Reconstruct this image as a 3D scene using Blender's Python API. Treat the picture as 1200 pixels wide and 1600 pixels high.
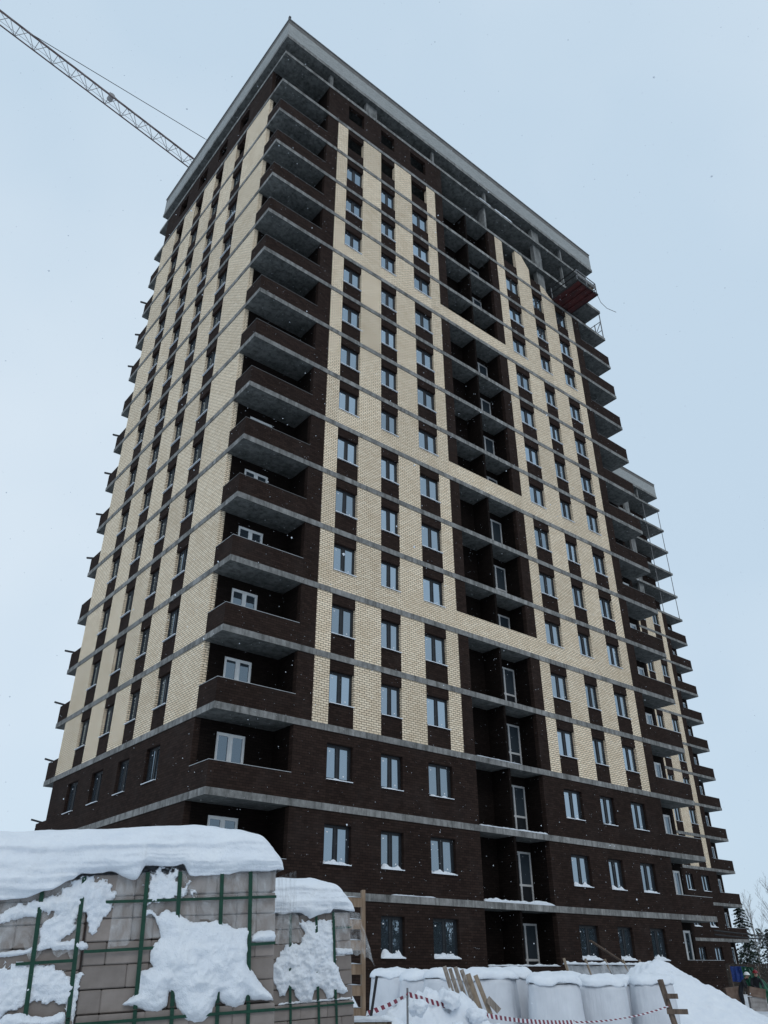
import bpy, bmesh, math, random
from mathutils import Vector, Matrix, noise, Euler
R = math.radians
random.seed(7)
C = bpy.context.scene.collection
for o in list(bpy.data.objects):
    bpy.data.objects.remove(o)

# ------------------------------------------------------------------ camera
sc = bpy.context.scene
cam_d = bpy.data.cameras.new('camera')
cam = bpy.data.objects.new('camera', cam_d)
C.objects.link(cam)
sc.camera = cam
YAW, PITCH = R(39.2613), R(30.392)
CAM = Vector((-13.0011, -25.6174, 0.5094))
cam.location = CAM
cam.rotation_euler = (R(90) + PITCH, R(0.10), -YAW)
cam_d.sensor_fit = 'VERTICAL'
cam_d.sensor_height = 36.0
cam_d.lens = 36.0 * 1220.85 / 1600.0
cam_d.clip_start = 0.1
cam_d.clip_end = 3000

# ------------------------------------------------------------------ world
w = bpy.data.worlds.new('World')
sc.world = w
w.use_nodes = True
SUN_EL, SUN_AZ = 42.0, 205.0      # azimuth clockwise from +Y: behind the camera, to its left
nt = w.node_tree
nt.nodes.clear()
N = nt.nodes.new
out = N('ShaderNodeOutputWorld')
bg = N('ShaderNodeBackground')
sky = N('ShaderNodeTexSky')
sky.sky_type = 'NISHITA'
sky.sun_disc = False
sky.sun_elevation = R(SUN_EL)
sky.sun_rotation = R(SUN_AZ)
sky.dust_density = 3.0
sky.air_density = 1.0
bg.inputs['Strength'].default_value = 0.10
tc = N('ShaderNodeTexCoord')
nz = N('ShaderNodeTexNoise')
nz.inputs['Scale'].default_value = 1.6
nz.inputs['Detail'].default_value = 4.0
nz.inputs['Roughness'].default_value = 0.45
nt.links.new(tc.outputs['Generated'], nz.inputs['Vector'])
cr = N('ShaderNodeValToRGB')
cr.color_ramp.elements[0].position = 0.40
cr.color_ramp.elements[0].color = (0.590, 0.738, 0.878, 1)
cr.color_ramp.elements[1].position = 0.66
cr.color_ramp.elements[1].color = (0.735, 0.850, 0.955, 1)
nt.links.new(nz.outputs['Fac'], cr.inputs['Fac'])
sc10 = N('ShaderNodeVectorMath')
sc10.operation = 'SCALE'
sc10.inputs['Scale'].default_value = 10.0
nt.links.new(cr.outputs['Color'], sc10.inputs[0])
mx = N('ShaderNodeMix')
mx.data_type = 'RGBA'
mx.inputs[0].default_value = 0.9
nt.links.new(sky.outputs['Color'], mx.inputs[6])
nt.links.new(sc10.outputs['Vector'], mx.inputs[7])
nt.links.new(mx.outputs[2], bg.inputs['Color'])
nt.links.new(bg.outputs['Background'], out.inputs['Surface'])

sun_d = bpy.data.lights.new('sun', 'SUN')
sun_d.energy = 0.5
sun_d.angle = R(25)
sun_d.color = (1.0, 0.96, 0.9)
sun = bpy.data.objects.new('sun', sun_d)
C.objects.link(sun)
_d = Vector((math.sin(R(SUN_AZ)) * math.cos(R(SUN_EL)), math.cos(R(SUN_AZ)) * math.cos(R(SUN_EL)), math.sin(R(SUN_EL))))
sun.rotation_euler = _d.to_track_quat('Z', 'Y').to_euler()
sun.location = (-20, -40, 60)

sc.view_settings.view_transform = 'Standard'
sc.view_settings.look = 'None'
sc.view_settings.exposure = 0.0
sc.view_settings.gamma = 1.0
sc.view_settings.use_curve_mapping = False
sc.cycles.max_bounces = 6
sc.cycles.volume_bounces = 2
sc.cycles.transparent_max_bounces = 12

# ------------------------------------------------------------------ materials
def mat(name):
    m = bpy.data.materials.new(name)
    m.use_nodes = True
    m.node_tree.nodes.clear()
    o = m.node_tree.nodes.new('ShaderNodeOutputMaterial')
    p = m.node_tree.nodes.new('ShaderNodeBsdfPrincipled')
    m.node_tree.links.new(p.outputs[0], o.inputs[0])
    return m, m.node_tree.nodes, m.node_tree.links, p, o

def rgba(c, a=1.0):
    return (c[0], c[1], c[2], a)

def noisy(name, c1, c2, scale=8, rough=0.8, bump=0.15, detail=6, dist=0.02, spec=0.3, lo=0.35, hi=0.65, stretch=None, metallic=0.0):
    """two-tone noise colour with a fine bump, in object space"""
    m, n, l, p, o = mat(name)
    t = n.new('ShaderNodeTexCoord')
    mp = n.new('ShaderNodeMapping')
    if stretch:
        mp.inputs['Scale'].default_value = stretch
    l.new(t.outputs['Object'], mp.inputs['Vector'])
    a = n.new('ShaderNodeTexNoise')
    a.inputs['Scale'].default_value = scale
    a.inputs['Detail'].default_value = detail
    l.new(mp.outputs[0], a.inputs['Vector'])
    r = n.new('ShaderNodeValToRGB')
    r.color_ramp.elements[0].position = lo
    r.color_ramp.elements[0].color = rgba(c1)
    r.color_ramp.elements[1].position = hi
    r.color_ramp.elements[1].color = rgba(c2)
    l.new(a.outputs['Fac'], r.inputs['Fac'])
    l.new(r.outputs['Color'], p.inputs['Base Color'])
    b = n.new('ShaderNodeBump')
    b.inputs['Strength'].default_value = bump
    b.inputs['Distance'].default_value = dist
    a2 = n.new('ShaderNodeTexNoise')
    a2.inputs['Scale'].default_value = scale * 5
    a2.inputs['Detail'].default_value = 4
    l.new(mp.outputs[0], a2.inputs['Vector'])
    l.new(a2.outputs['Fac'], b.inputs['Height'])
    l.new(b.outputs[0], p.inputs['Normal'])
    p.inputs['Roughness'].default_value = rough
    p.inputs['Metallic'].default_value = metallic
    p.inputs['Specular IOR Level'].default_value = spec
    return m

def brick_mat(name, c1, c2, mortar, stain, joint=0.008, stain_amt=0.35, spec=0.2):
    m, n, l, p, o = mat(name)
    t = n.new('ShaderNodeTexCoord')
    s = n.new('ShaderNodeSeparateXYZ')
    l.new(t.outputs['Object'], s.inputs[0])
    ad = n.new('ShaderNodeMath')
    ad.operation = 'ADD'
    l.new(s.outputs['X'], ad.inputs[0])
    l.new(s.outputs['Y'], ad.inputs[1])
    cb = n.new('ShaderNodeCombineXYZ')
    l.new(ad.outputs[0], cb.inputs['X'])
    l.new(s.outputs['Z'], cb.inputs['Y'])
    bt = n.new('ShaderNodeTexBrick')
    bt.offset = 0.5
    bt.inputs['Scale'].default_value = 1.0
    bt.inputs['Brick Width'].default_value = 0.26
    bt.inputs['Row Height'].default_value = 0.10
    bt.inputs['Mortar Size'].default_value = joint
    bt.inputs['Mortar Smooth'].default_value = 0.1
    bt.inputs['Bias'].default_value = 0.0
    bt.inputs['Color1'].default_value = rgba(c1)
    bt.inputs['Color2'].default_value = rgba(c2)
    bt.inputs['Mortar'].default_value = rgba(mortar)
    l.new(cb.outputs[0], bt.inputs['Vector'])
    a = n.new('ShaderNodeTexNoise')
    a.inputs['Scale'].default_value = 0.55
    a.inputs['Detail'].default_value = 7
    a.inputs['Roughness'].default_value = 0.62
    l.new(t.outputs['Object'], a.inputs['Vector'])
    r = n.new('ShaderNodeValToRGB')
    r.color_ramp.elements[0].position = 0.5
    r.color_ramp.elements[0].color = (0, 0, 0, 1)
    r.color_ramp.elements[1].position = 0.78
    r.color_ramp.elements[1].color = (stain_amt,) * 3 + (1,)
    l.new(a.outputs['Fac'], r.inputs['Fac'])
    mx = n.new('ShaderNodeMix')
    mx.data_type = 'RGBA'
    mx.inputs[7].default_value = rgba(stain)
    l.new(r.outputs['Color'], mx.inputs[0])
    l.new(bt.outputs['Color'], mx.inputs[6])
    oi = n.new('ShaderNodeObjectInfo')
    mr = n.new('ShaderNodeMapRange')
    mr.inputs['To Min'].default_value = 0.90
    mr.inputs['To Max'].default_value = 1.05
    l.new(oi.outputs['Random'], mr.inputs['Value'])
    hs = n.new('ShaderNodeHueSaturation')
    l.new(mr.outputs[0], hs.inputs['Value'])
    l.new(mx.outputs[2], hs.inputs['Color'])
    l.new(hs.outputs[0], p.inputs['Base Color'])
    b = n.new('ShaderNodeBump')
    b.invert = True
    b.inputs['Strength'].default_value = 0.6
    b.inputs['Distance'].default_value = 0.01
    l.new(bt.outputs['Fac'], b.inputs['Height'])
    l.new(b.outputs[0], p.inputs['Normal'])
    p.inputs['Roughness'].default_value = 0.85
    p.inputs['Specular IOR Level'].default_value = spec
    return m

def concrete_mat(name, c1, c2):
    m, n, l, p, o = mat(name)
    t = n.new('ShaderNodeTexCoord')
    a = n.new('ShaderNodeTexNoise')
    a.inputs['Scale'].default_value = 1.3
    a.inputs['Detail'].default_value = 8
    a.inputs['Roughness'].default_value = 0.7
    l.new(t.outputs['Object'], a.inputs['Vector'])
    r = n.new('ShaderNodeValToRGB')
    r.color_ramp.elements[0].position = 0.3
    r.color_ramp.elements[0].color = rgba(c1)
    r.color_ramp.elements[1].position = 0.7
    r.color_ramp.elements[1].color = rgba(c2)
    l.new(a.outputs['Fac'], r.inputs['Fac'])
    # formwork panel joints on soffits and pour joints along the edges
    bt = n.new('ShaderNodeTexBrick')
    bt.offset = 0.37
    bt.inputs['Scale'].default_value = 1.0
    bt.inputs['Brick Width'].default_value = 2.44
    bt.inputs['Row Height'].default_value = 1.22
    bt.inputs['Mortar Size'].default_value = 0.012
    bt.inputs['Color1'].default_value = (0.82, 0.82, 0.82, 1)
    bt.inputs['Color2'].default_value = (1, 1, 1, 1)
    bt.inputs['Mortar'].default_value = (0.6, 0.6, 0.6, 1)
    l.new(t.outputs['Object'], bt.inputs['Vector'])
    mm = n.new('ShaderNodeMix')
    mm.data_type = 'RGBA'
    mm.blend_type = 'MULTIPLY'
    mm.inputs[0].default_value = 1.0
    l.new(r.outputs['Color'], mm.inputs[6])
    l.new(bt.outputs['Color'], mm.inputs[7])
    mp = n.new('ShaderNodeMapping')
    mp.inputs['Scale'].default_value = (3.2, 3.2, 0.5)
    l.new(t.outputs['Object'], mp.inputs['Vector'])
    a3 = n.new('ShaderNodeTexNoise')
    a3.inputs['Scale'].default_value = 1.4
    a3.inputs['Detail'].default_value = 6
    a3.inputs['Roughness'].default_value = 0.7
    l.new(mp.outputs[0], a3.inputs['Vector'])
    r3 = n.new('ShaderNodeValToRGB')
    r3.color_ramp.elements[0].position = 0.36
    r3.color_ramp.elements[0].color = (0.55, 0.55, 0.54, 1)
    r3.color_ramp.elements[1].position = 0.56
    r3.color_ramp.elements[1].color = (1.1, 1.1, 1.1, 1)
    l.new(a3.outputs['Fac'], r3.inputs['Fac'])
    m3 = n.new('ShaderNodeMix')
    m3.data_type = 'RGBA'
    m3.blend_type = 'MULTIPLY'
    m3.inputs[0].default_value = 1.0
    l.new(mm.outputs[2], m3.inputs[6])
    l.new(r3.outputs['Color'], m3.inputs[7])
    l.new(m3.outputs[2], p.inputs['Base Color'])
    a2 = n.new('ShaderNodeTexNoise')
    a2.inputs['Scale'].default_value = 14
    a2.inputs['Detail'].default_value = 5
    l.new(t.outputs['Object'], a2.inputs['Vector'])
    b = n.new('ShaderNodeBump')
    b.inputs['Strength'].default_value = 0.35
    b.inputs['Distance'].default_value = 0.02
    l.new(a2.outputs['Fac'], b.inputs['Height'])
    l.new(b.outputs[0], p.inputs['Normal'])
    p.inputs['Roughness'].default_value = 0.9
    p.inputs['Specular IOR Level'].default_value = 0.2
    return m

def snow_mat(name='snow', scale=6.0, bump=0.35):
    m, n, l, p, o = mat(name)
    t = n.new('ShaderNodeTexCoord')
    a = n.new('ShaderNodeTexNoise')
    a.inputs['Scale'].default_value = scale
    a.inputs['Detail'].default_value = 9
    a.inputs['Roughness'].default_value = 0.6
    l.new(t.outputs['Object'], a.inputs['Vector'])
    a2 = n.new('ShaderNodeTexNoise')
    a2.inputs['Scale'].default_value = scale * 14
    a2.inputs['Detail'].default_value = 5
    l.new(t.outputs['Object'], a2.inputs['Vector'])
    b = n.new('ShaderNodeBump')
    b.inputs['Strength'].default_value = bump
    b.inputs['Distance'].default_value = 0.06
    l.new(a.outputs['Fac'], b.inputs['Height'])
    b2 = n.new('ShaderNodeBump')
    b2.inputs['Strength'].default_value = 0.5
    b2.inputs['Distance'].default_value = 0.009
    l.new(a2.outputs['Fac'], b2.inputs['Height'])
    l.new(b.outputs[0], b2.inputs['Normal'])
    l.new(b2.outputs[0], p.inputs['Normal'])
    r = n.new('ShaderNodeValToRGB')
    r.color_ramp.elements[0].position = 0.3
    r.color_ramp.elements[0].color = (0.69, 0.73, 0.79, 1)
    r.color_ramp.elements[1].position = 0.65
    r.color_ramp.elements[1].color = (0.76, 0.79, 0.83, 1)
    l.new(a.outputs['Fac'], r.inputs['Fac'])
    l.new(r.outputs['Color'], p.inputs['Base Color'])
    p.inputs['Roughness'].default_value = 0.75
    p.inputs['Specular IOR Level'].default_value = 0.2
    return m

def glass_mat(name, refl=0.34, tint=(0.70, 0.86, 1.0)):
    """coated double glazing with a dark room behind it"""
    m, n, l, p, o = mat(name)
    n.remove(p)
    g = n.new('ShaderNodeBsdfGlossy')
    g.inputs['Roughness'].default_value = 0.015
    g.inputs['Color'].default_value = rgba(tint)
    d = n.new('ShaderNodeBsdfDiffuse')
    d.inputs['Color'].default_value = (0.035, 0.045, 0.055, 1)
    lw = n.new('ShaderNodeLayerWeight')
    lw.inputs['Blend'].default_value = 0.25
    mr = n.new('ShaderNodeMapRange')
    mr.inputs['From Min'].default_value = 0.0
    mr.inputs['From Max'].default_value = 0.6
    mr.inputs['To Min'].default_value = refl
    mr.inputs['To Max'].default_value = min(1.0, refl + (0.5 if refl > 0.1 else 0.15))
    l.new(lw.outputs['Fresnel'], mr.inputs['Value'])
    mx = n.new('ShaderNodeMixShader')
    l.new(mr.outputs[0], mx.inputs[0])
    l.new(d.outputs[0], mx.inputs[1])
    l.new(g.outputs[0], mx.inputs[2])
    # faint waviness of the panes
    t = n.new('ShaderNodeTexCoord')
    a = n.new('ShaderNodeTexNoise')
    a.inputs['Scale'].default_value = 1.7
    l.new(t.outputs['Object'], a.inputs['Vector'])
    b = n.new('ShaderNodeBump')
    b.inputs['Strength'].default_value = 0.12
    b.inputs['Distance'].default_value = 0.03
    l.new(a.outputs['Fac'], b.inputs['Height'])
    l.new(b.outputs[0], g.inputs['Normal'])
    l.new(mx.outputs[0], o.inputs[0])
    return m

M = {}
M['beige'] = brick_mat('beige_brick', (0.755, 0.605, 0.435), (0.89, 0.745, 0.56), (0.035, 0.026, 0.02), (0.46, 0.35, 0.23), joint=0.0105, stain_amt=0.5)
M['brown'] = brick_mat('brown_brick', (0.021, 0.0135, 0.0112), (0.034, 0.0215, 0.0175), (0.011, 0.0083, 0.0074), (0.055, 0.045, 0.042), joint=0.007, stain_amt=0.3, spec=0.05)
M['band_brick'] = brick_mat('dark_grey_brick', (0.13, 0.125, 0.12), (0.19, 0.18, 0.17), (0.08, 0.08, 0.08), (0.24, 0.24, 0.23), joint=0.008)
M['recess_shade'] = brick_mat('shade_painted_recess_brick', (0.0085, 0.006, 0.0052), (0.0125, 0.009, 0.0078), (0.005, 0.004, 0.0038), (0.015, 0.012, 0.011), joint=0.007, stain_amt=0.3, spec=0.04)  # the brown brick taken near black: shade of the recesses painted into the colour
M['grey_brick'] = brick_mat('pale_grey_brick', (0.30, 0.31, 0.305), (0.37, 0.38, 0.37), (0.15, 0.155, 0.155), (0.36, 0.36, 0.35), joint=0.008)
M['concrete'] = concrete_mat('concrete', (0.13, 0.132, 0.13), (0.27, 0.27, 0.26))
M['soffit_shade'] = concrete_mat('shade_painted_soffit', (0.065, 0.069, 0.067), (0.150, 0.154, 0.149))  # slab concrete made darker for undersides, their shade put into the colour
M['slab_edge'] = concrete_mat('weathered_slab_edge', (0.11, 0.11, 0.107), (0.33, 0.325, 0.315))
M['frame'] = noisy('anthracite_frame', (0.012, 0.014, 0.017), (0.018, 0.021, 0.025), scale=3, rough=0.45, bump=0.02)
M['white_frame'] = noisy('white_plastic_frame', (0.76, 0.77, 0.77), (0.82, 0.82, 0.82), scale=3, rough=0.4, bump=0.02)
M['door_frame'] = noisy('pale_door_frame', (0.42, 0.42, 0.42), (0.52, 0.52, 0.52), scale=3, rough=0.5, bump=0.02)
M['glass'] = glass_mat('window_glass')
M['glass_b'] = glass_mat('window_glass_dim', refl=0.27)
M['glass_c'] = glass_mat('window_glass_bright', refl=0.42)
M['glass_white'] = glass_mat('balcony_glass', refl=0.16)
M['glass_dark'] = glass_mat('door_glass', refl=0.03)
M['sticker'] = noisy('white_sticker', (0.75, 0.76, 0.78), (0.8, 0.8, 0.8), scale=3, rough=0.6, bump=0.0)
M['snow'] = snow_mat()
M['fine_snow'] = snow_mat('ledge_snow', 9.0, 0.5)
M['coping'] = noisy('metal_coping', (0.10, 0.10, 0.10), (0.15, 0.15, 0.15), scale=4, rough=0.5, bump=0.05)
M['light_coping'] = noisy('galvanised_coping', (0.30, 0.31, 0.32), (0.40, 0.41, 0.42), scale=4, rough=0.45, bump=0.05)
M['black_metal'] = noisy('black_metal', (0.012, 0.012, 0.013), (0.022, 0.022, 0.024), scale=8, rough=0.5, bump=0.1)
M['grey_metal'] = noisy('grey_painted_metal', (0.14, 0.14, 0.145), (0.22, 0.22, 0.225), scale=6, rough=0.5, bump=0.1)
M['rust'] = noisy('rusty_sheet', (0.030, 0.008, 0.009), (0.070, 0.014, 0.014), scale=2.2, rough=0.7, bump=0.3)
M['timber'] = noisy('raw_timber', (0.19, 0.145, 0.105), (0.30, 0.24, 0.18), scale=5, rough=0.8, bump=0.4, stretch=(4, 4, 0.5))
M['old_timber'] = noisy('weathered_timber', (0.075, 0.053, 0.040), (0.15, 0.11, 0.085), scale=5, rough=0.85, bump=0.4, stretch=(4, 4, 0.5))
M['ladder_timber'] = noisy('ladder_timber', (0.17, 0.115, 0.075), (0.28, 0.20, 0.14), scale=5, rough=0.8, bump=0.4, stretch=(4, 4, 0.5))
M['grey_plank'] = noisy('grey_plank', (0.15, 0.125, 0.105), (0.29, 0.25, 0.215), scale=5, rough=0.85, bump=0.4, stretch=(6, 6, 0.5))
M['dark_timber'] = noisy('dark_timber', (0.03, 0.025, 0.022), (0.06, 0.05, 0.043), scale=5, rough=0.85, bump=0.4)
M['yellow'] = noisy('yellow_paint', (0.55, 0.27, 0.02), (0.7, 0.36, 0.03), scale=6, rough=0.5, bump=0.1)

# ------------------------------------------------------------------ mesh helpers
class MB:
    """collects faces, then builds ONE mesh object"""
    def __init__(self):
        self.v, self.f, self.mi = [], [], []
    def face(self, pts, mi=0):
        k = len(self.v)
        self.v += [tuple(p) for p in pts]
        self.f.append(tuple(range(k, k + len(pts))))
        self.mi.append(mi)
    def box(self, x0, x1, y0, y1, z0, z1, mi=0):
        k = len(self.v)
        self.v += [(x0, y0, z0), (x1, y0, z0), (x1, y1, z0), (x0, y1, z0), (x0, y0, z1), (x1, y0, z1), (x1, y1, z1), (x0, y1, z1)]
        for q in ((0, 3, 2, 1), (4, 5, 6, 7), (0, 1, 5, 4), (1, 2, 6, 5), (2, 3, 7, 6), (3, 0, 4, 7)):
            self.f.append(tuple(k + i for i in q))
            self.mi.append(mi)
        return self
    def bar(self, a, b, wd, ht=None, mi=0, up=Vector((0, 0, 1))):
        """square bar from a to b"""
        a, b = Vector(a), Vector(b)
        ht = ht or wd
        d = (b - a).normalized()
        s = d.cross(up)
        if s.length < 1e-4:
            s = Vector((1, 0, 0))
        s.normalize()
        u = s.cross(d).normalized()
        k = len(self.v)
        for p in (a, b):
            for i, j in ((-1, -1), (1, -1), (1, 1), (-1, 1)):
                self.v.append(tuple(p + s * (i * wd / 2) + u * (j * ht / 2)))
        for q in ((3, 2, 1, 0), (4, 5, 6, 7), (0, 1, 5, 4), (1, 2, 6, 5), (2, 3, 7, 6), (3, 0, 4, 7)):
            self.f.append(tuple(k + i for i in q))
            self.mi.append(mi)
        return self
    def tube(self, pts, r, n=6, mi=0, r2=None):
        pts = [Vector(p) for p in pts]
        k = len(self.v)
        m = len(pts)
        for i, p in enumerate(pts):
            d = (pts[min(i + 1, m - 1)] - pts[max(i - 1, 0)]).normalized()
            s = d.cross(Vector((0, 0, 1)))
            if s.length < 1e-3:
                s = d.cross(Vector((1, 0, 0)))
            s.normalize()
            u = s.cross(d)
            rr = r if r2 is None else r + (r2 - r) * i / (m - 1)
            for j in range(n):
                a = 2 * math.pi * j / n
                self.v.append(tuple(p + s * (rr * math.cos(a)) + u * (rr * math.sin(a))))
        for i in range(m - 1):
            for j in range(n):
                self.f.append((k + i * n + j, k + i * n + (j + 1) % n, k + (i + 1) * n + (j + 1) % n, k + (i + 1) * n + j))
                self.mi.append(mi)
        self.f.append(tuple(k + j for j in reversed(range(n))))
        self.mi.append(mi)
        self.f.append(tuple(k + (m - 1) * n + j for j in range(n)))
        self.mi.append(mi)
        return self
    def prism(self, pts, y0, y1, mi=0):
        """polygon in x,z swept from y0 to y1"""
        k = len(self.v)
        n = len(pts)
        self.v += [(p[0], y0, p[1]) for p in pts] + [(p[0], y1, p[1]) for p in pts]
        self.f.append(tuple(k + i for i in range(n)))
        self.f.append(tuple(k + n + i for i in reversed(range(n))))
        self.mi += [mi, mi]
        for i in range(n):
            j = (i + 1) % n
            self.f.append((k + j, k + i, k + n + i, k + n + j))
            self.mi.append(mi)
        return self
    def mesh(self, name, mats, smooth=False, weld=False):
        me = bpy.data.meshes.new(name)
        if weld:
            idx, nv, mp = {}, [], []
            for p in self.v:
                q = (round(p[0], 4), round(p[1], 4), round(p[2], 4))
                if q not in idx:
                    idx[q] = len(nv)
                    nv.append(p)
                mp.append(idx[q])
            me.from_pydata(nv, [], [tuple(mp[i] for i in f) for f in self.f])
        else:
            me.from_pydata(self.v, [], self.f)
        for m in (mats if isinstance(mats, (list, tuple)) else [mats]):
            me.materials.append(m)
        me.polygons.foreach_set('material_index', self.mi)
        if smooth:
            me.polygons.foreach_set('use_smooth', [True] * len(self.f))
        me.update()
        return me
    def build(self, name, mats, parent=None, smooth=False, loc=(0, 0, 0), rot=(0, 0, 0), weld=False):
        return link(name, self.mesh(name, mats, smooth, weld), parent, loc, rot)

def link(name, data, parent=None, loc=(0, 0, 0), rot=(0, 0, 0)):
    o = bpy.data.objects.new(name, data)
    C.objects.link(o)
    o.parent = parent
    o.location = loc
    o.rotation_euler = rot
    return o

def tag(o, label=None, cat=None, group=None, kind=None):
    for k, v in (('label', label), ('category', cat), ('group', group), ('kind', kind)):
        if v:
            o[k] = v
    return o

def thing(name, label, cat, loc=(0, 0, 0), rot=(0, 0, 0), group=None):
    return tag(link(name, None, None, loc, rot), label, cat, group)

def copy_tree(o, parent=None):
    c = o.copy()
    C.objects.link(c)
    c.parent = parent
    for ch in list(o.children):
        copy_tree(ch, c)
    return c

def fbm(p, oct=4):
    s, a = 0.0, 1.0
    q = Vector(p)
    for _ in range(oct):
        s += a * noise.noise(q)
        q = q * 2.03
        a *= 0.5
    return s

# ------------------------------------------------------------------ the towers
H, T = 3.0, 0.26            # storey height, slab thickness
LX, LY = 31.3, 18.1         # plan
WALL = 0.25
NX, NY = 3.45, 1.47         # corner balconies
ZS, ZT = 0.88, 2.28         # window opening above the floor
BEIGE_SILL = (6, 9, 13)
WIN = [(5.05, 6.33), (7.80, 8.97), (10.44, 11.85)]
WINR = [(LX - b, LX - a) for a, b in reversed(WIN)]
VWIN = [(4.26, 5.51), (7.21, 8.37), (10.04, 11.28), (13.02, 14.31)]
LG0, LG1 = 13.36, LX - 13.36

_cache = {}
def window_mesh(wd, ht, white, gl='glass'):
    k = (round(wd, 3), round(ht, 3), white, gl)
    if k not in _cache:
        b = MB()
        f, mu, d = 0.115, 0.19, 0.075
        b.box(0, wd, 0, d, 0, f)
        b.box(0, wd, 0, d, ht - f, ht)
        b.box(0, f, 0, d, f, ht - f)
        b.box(wd - f, wd, 0, d, f, ht - f)
        b.box(wd / 2 - mu / 2, wd / 2 + mu / 2, 0, d, f, ht - f)
        # raised sash bead round each light
        for a, c in ((f, wd / 2 - mu / 2), (wd / 2 + mu / 2, wd - f)):
            b.box(a - 0.045, a - 0.002, -0.016, 0, f - 0.045, ht - f + 0.045)
            b.box(c + 0.002, c + 0.045, -0.016, 0, f - 0.045, ht - f + 0.045)
        pane = MB()
        pw = wd / 2 - mu / 2 - f
        pane.box(0, pw, 0, 0.02, 0, ht - 2 * f, 0)
        if not white:
            pane.box(pw * 0.25, pw * 0.25 + 0.07, -0.004, -0.002, ht - 2 * f - 0.16, ht - 2 * f - 0.12, 1)
        pane2 = MB()
        pane2.box(0, pw, 0, 0.02, 0, ht - 2 * f, 0)
        if not white:
            pane2.box(pw * 0.45, pw * 0.45 + 0.06, -0.004, -0.002, 0.10, 0.15, 1)
        _cache[k] = (b.mesh('window', M['white_frame' if white else 'frame']), pane.mesh('pane', [M['glass_white' if white else gl], M['sticker']]),
                     pane2.mesh('pane', [M['glass_white' if white else gl], M['sticker']]), f, wd / 2 + mu / 2)
    return _cache[k]

_sn = {}
def sill_snow_mesh(wd, hgt, var):
    k = (round(wd, 2), hgt, var)
    if k not in _sn:
        b = MB()
        n, m = 18, 6
        dep = 0.215
        def top(i, j):
            x = wd * i / n
            y = -0.055 + dep * j / m
            e = min(1, 4.5 * min(i, n - i) / n)
            hh = hgt * (0.45 + 0.55 * (j / m)) * (0.55 + 0.9 * abs(fbm((x * 2.6 + var * 7.1, y * 3, var * 3.3), 3))) * (0.35 + 0.65 * e)
            if j == 0:
                hh = max(hh * 0.6, 0.030)
            return (x, y + 0.008 * fbm((x * 6, 0, var), 2), hh)
        g = [[top(i, j) for j in range(m + 1)] for i in range(n + 1)]
        for i in range(n):
            for j in range(m):
                b.face((g[i][j], g[i + 1][j], g[i + 1][j + 1], g[i][j + 1]))
            b.face(((g[i][0][0], g[i][0][1], 0.001), (g[i + 1][0][0], g[i + 1][0][1], 0.001), g[i + 1][0], g[i][0]))
        for i in (0, n):
            b.face([(g[i][0][0], g[i][0][1], 0.001)] + [g[i][j] for j in range(m + 1)] + [(g[i][m][0], g[i][m][1], 0.001)])
        me = b.mesh('sill_snow', M['fine_snow'], True)
        _sn[k] = me
    return _sn[k]

def put_window(root, x, y, z, wd, ht, white=False, rz=0.0, inset=0.15, floor=1):
    fr, p1, p2, f, x2 = window_mesh(wd, ht, white, random.choice(('glass', 'glass', 'glass_b', 'glass_c')))
    rot = Matrix.Rotation(rz, 4, 'Z')
    off = rot @ Vector((0, inset, 0))
    wo = link('window', fr, root, (x + off.x, y + off.y, z), (0, 0, rz))
    link('pane', p1, wo, (f, 0.028, f), (random.uniform(-.012, .012), 0, random.uniform(-.012, .012)))
    link('pane', p2, wo, (x2, 0.028, f), (random.uniform(-.012, .012), 0, random.uniform(-.012, .012)))
    if not white:
        hg = {1: 0.26, 2: 0.19, 3: 0.11, 4: 0.085, 5: 0.08}.get(floor, 0.07)
        if floor <= 14:
            s = link('sill_snow', sill_snow_mesh(wd, hg, random.randrange(5)), wo, (0, -inset - 0.005, 0.002))
    return wo

def strip_snow(root, x0, x1, y0, y1, z, h, name='ledge_snow', seed=0):
    b = MB()
    n = max(6, int((x1 - x0) / 0.12))
    rows = []
    for i in range(n + 1):
        x = x0 + (x1 - x0) * i / n
        hh = h * (0.5 + 0.8 * abs(fbm((x * 1.7 + seed, seed * 1.3, 0), 3)))
        if i in (0, n):
            hh *= 0.2
        rows.append([(x, y0, z), (x, y0 - 0.01, z + hh * 0.6), (x, y0 * 0.7 + y1 * 0.3, z + hh), (x, y1, z + hh * 0.8), (x, y1, z)])
    for i in range(n):
        for j in range(4):
            b.face((rows[i][j], rows[i + 1][j], rows[i + 1][j + 1], rows[i][j + 1]))
    return b.build(name, M['fine_snow'], root, True)

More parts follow.
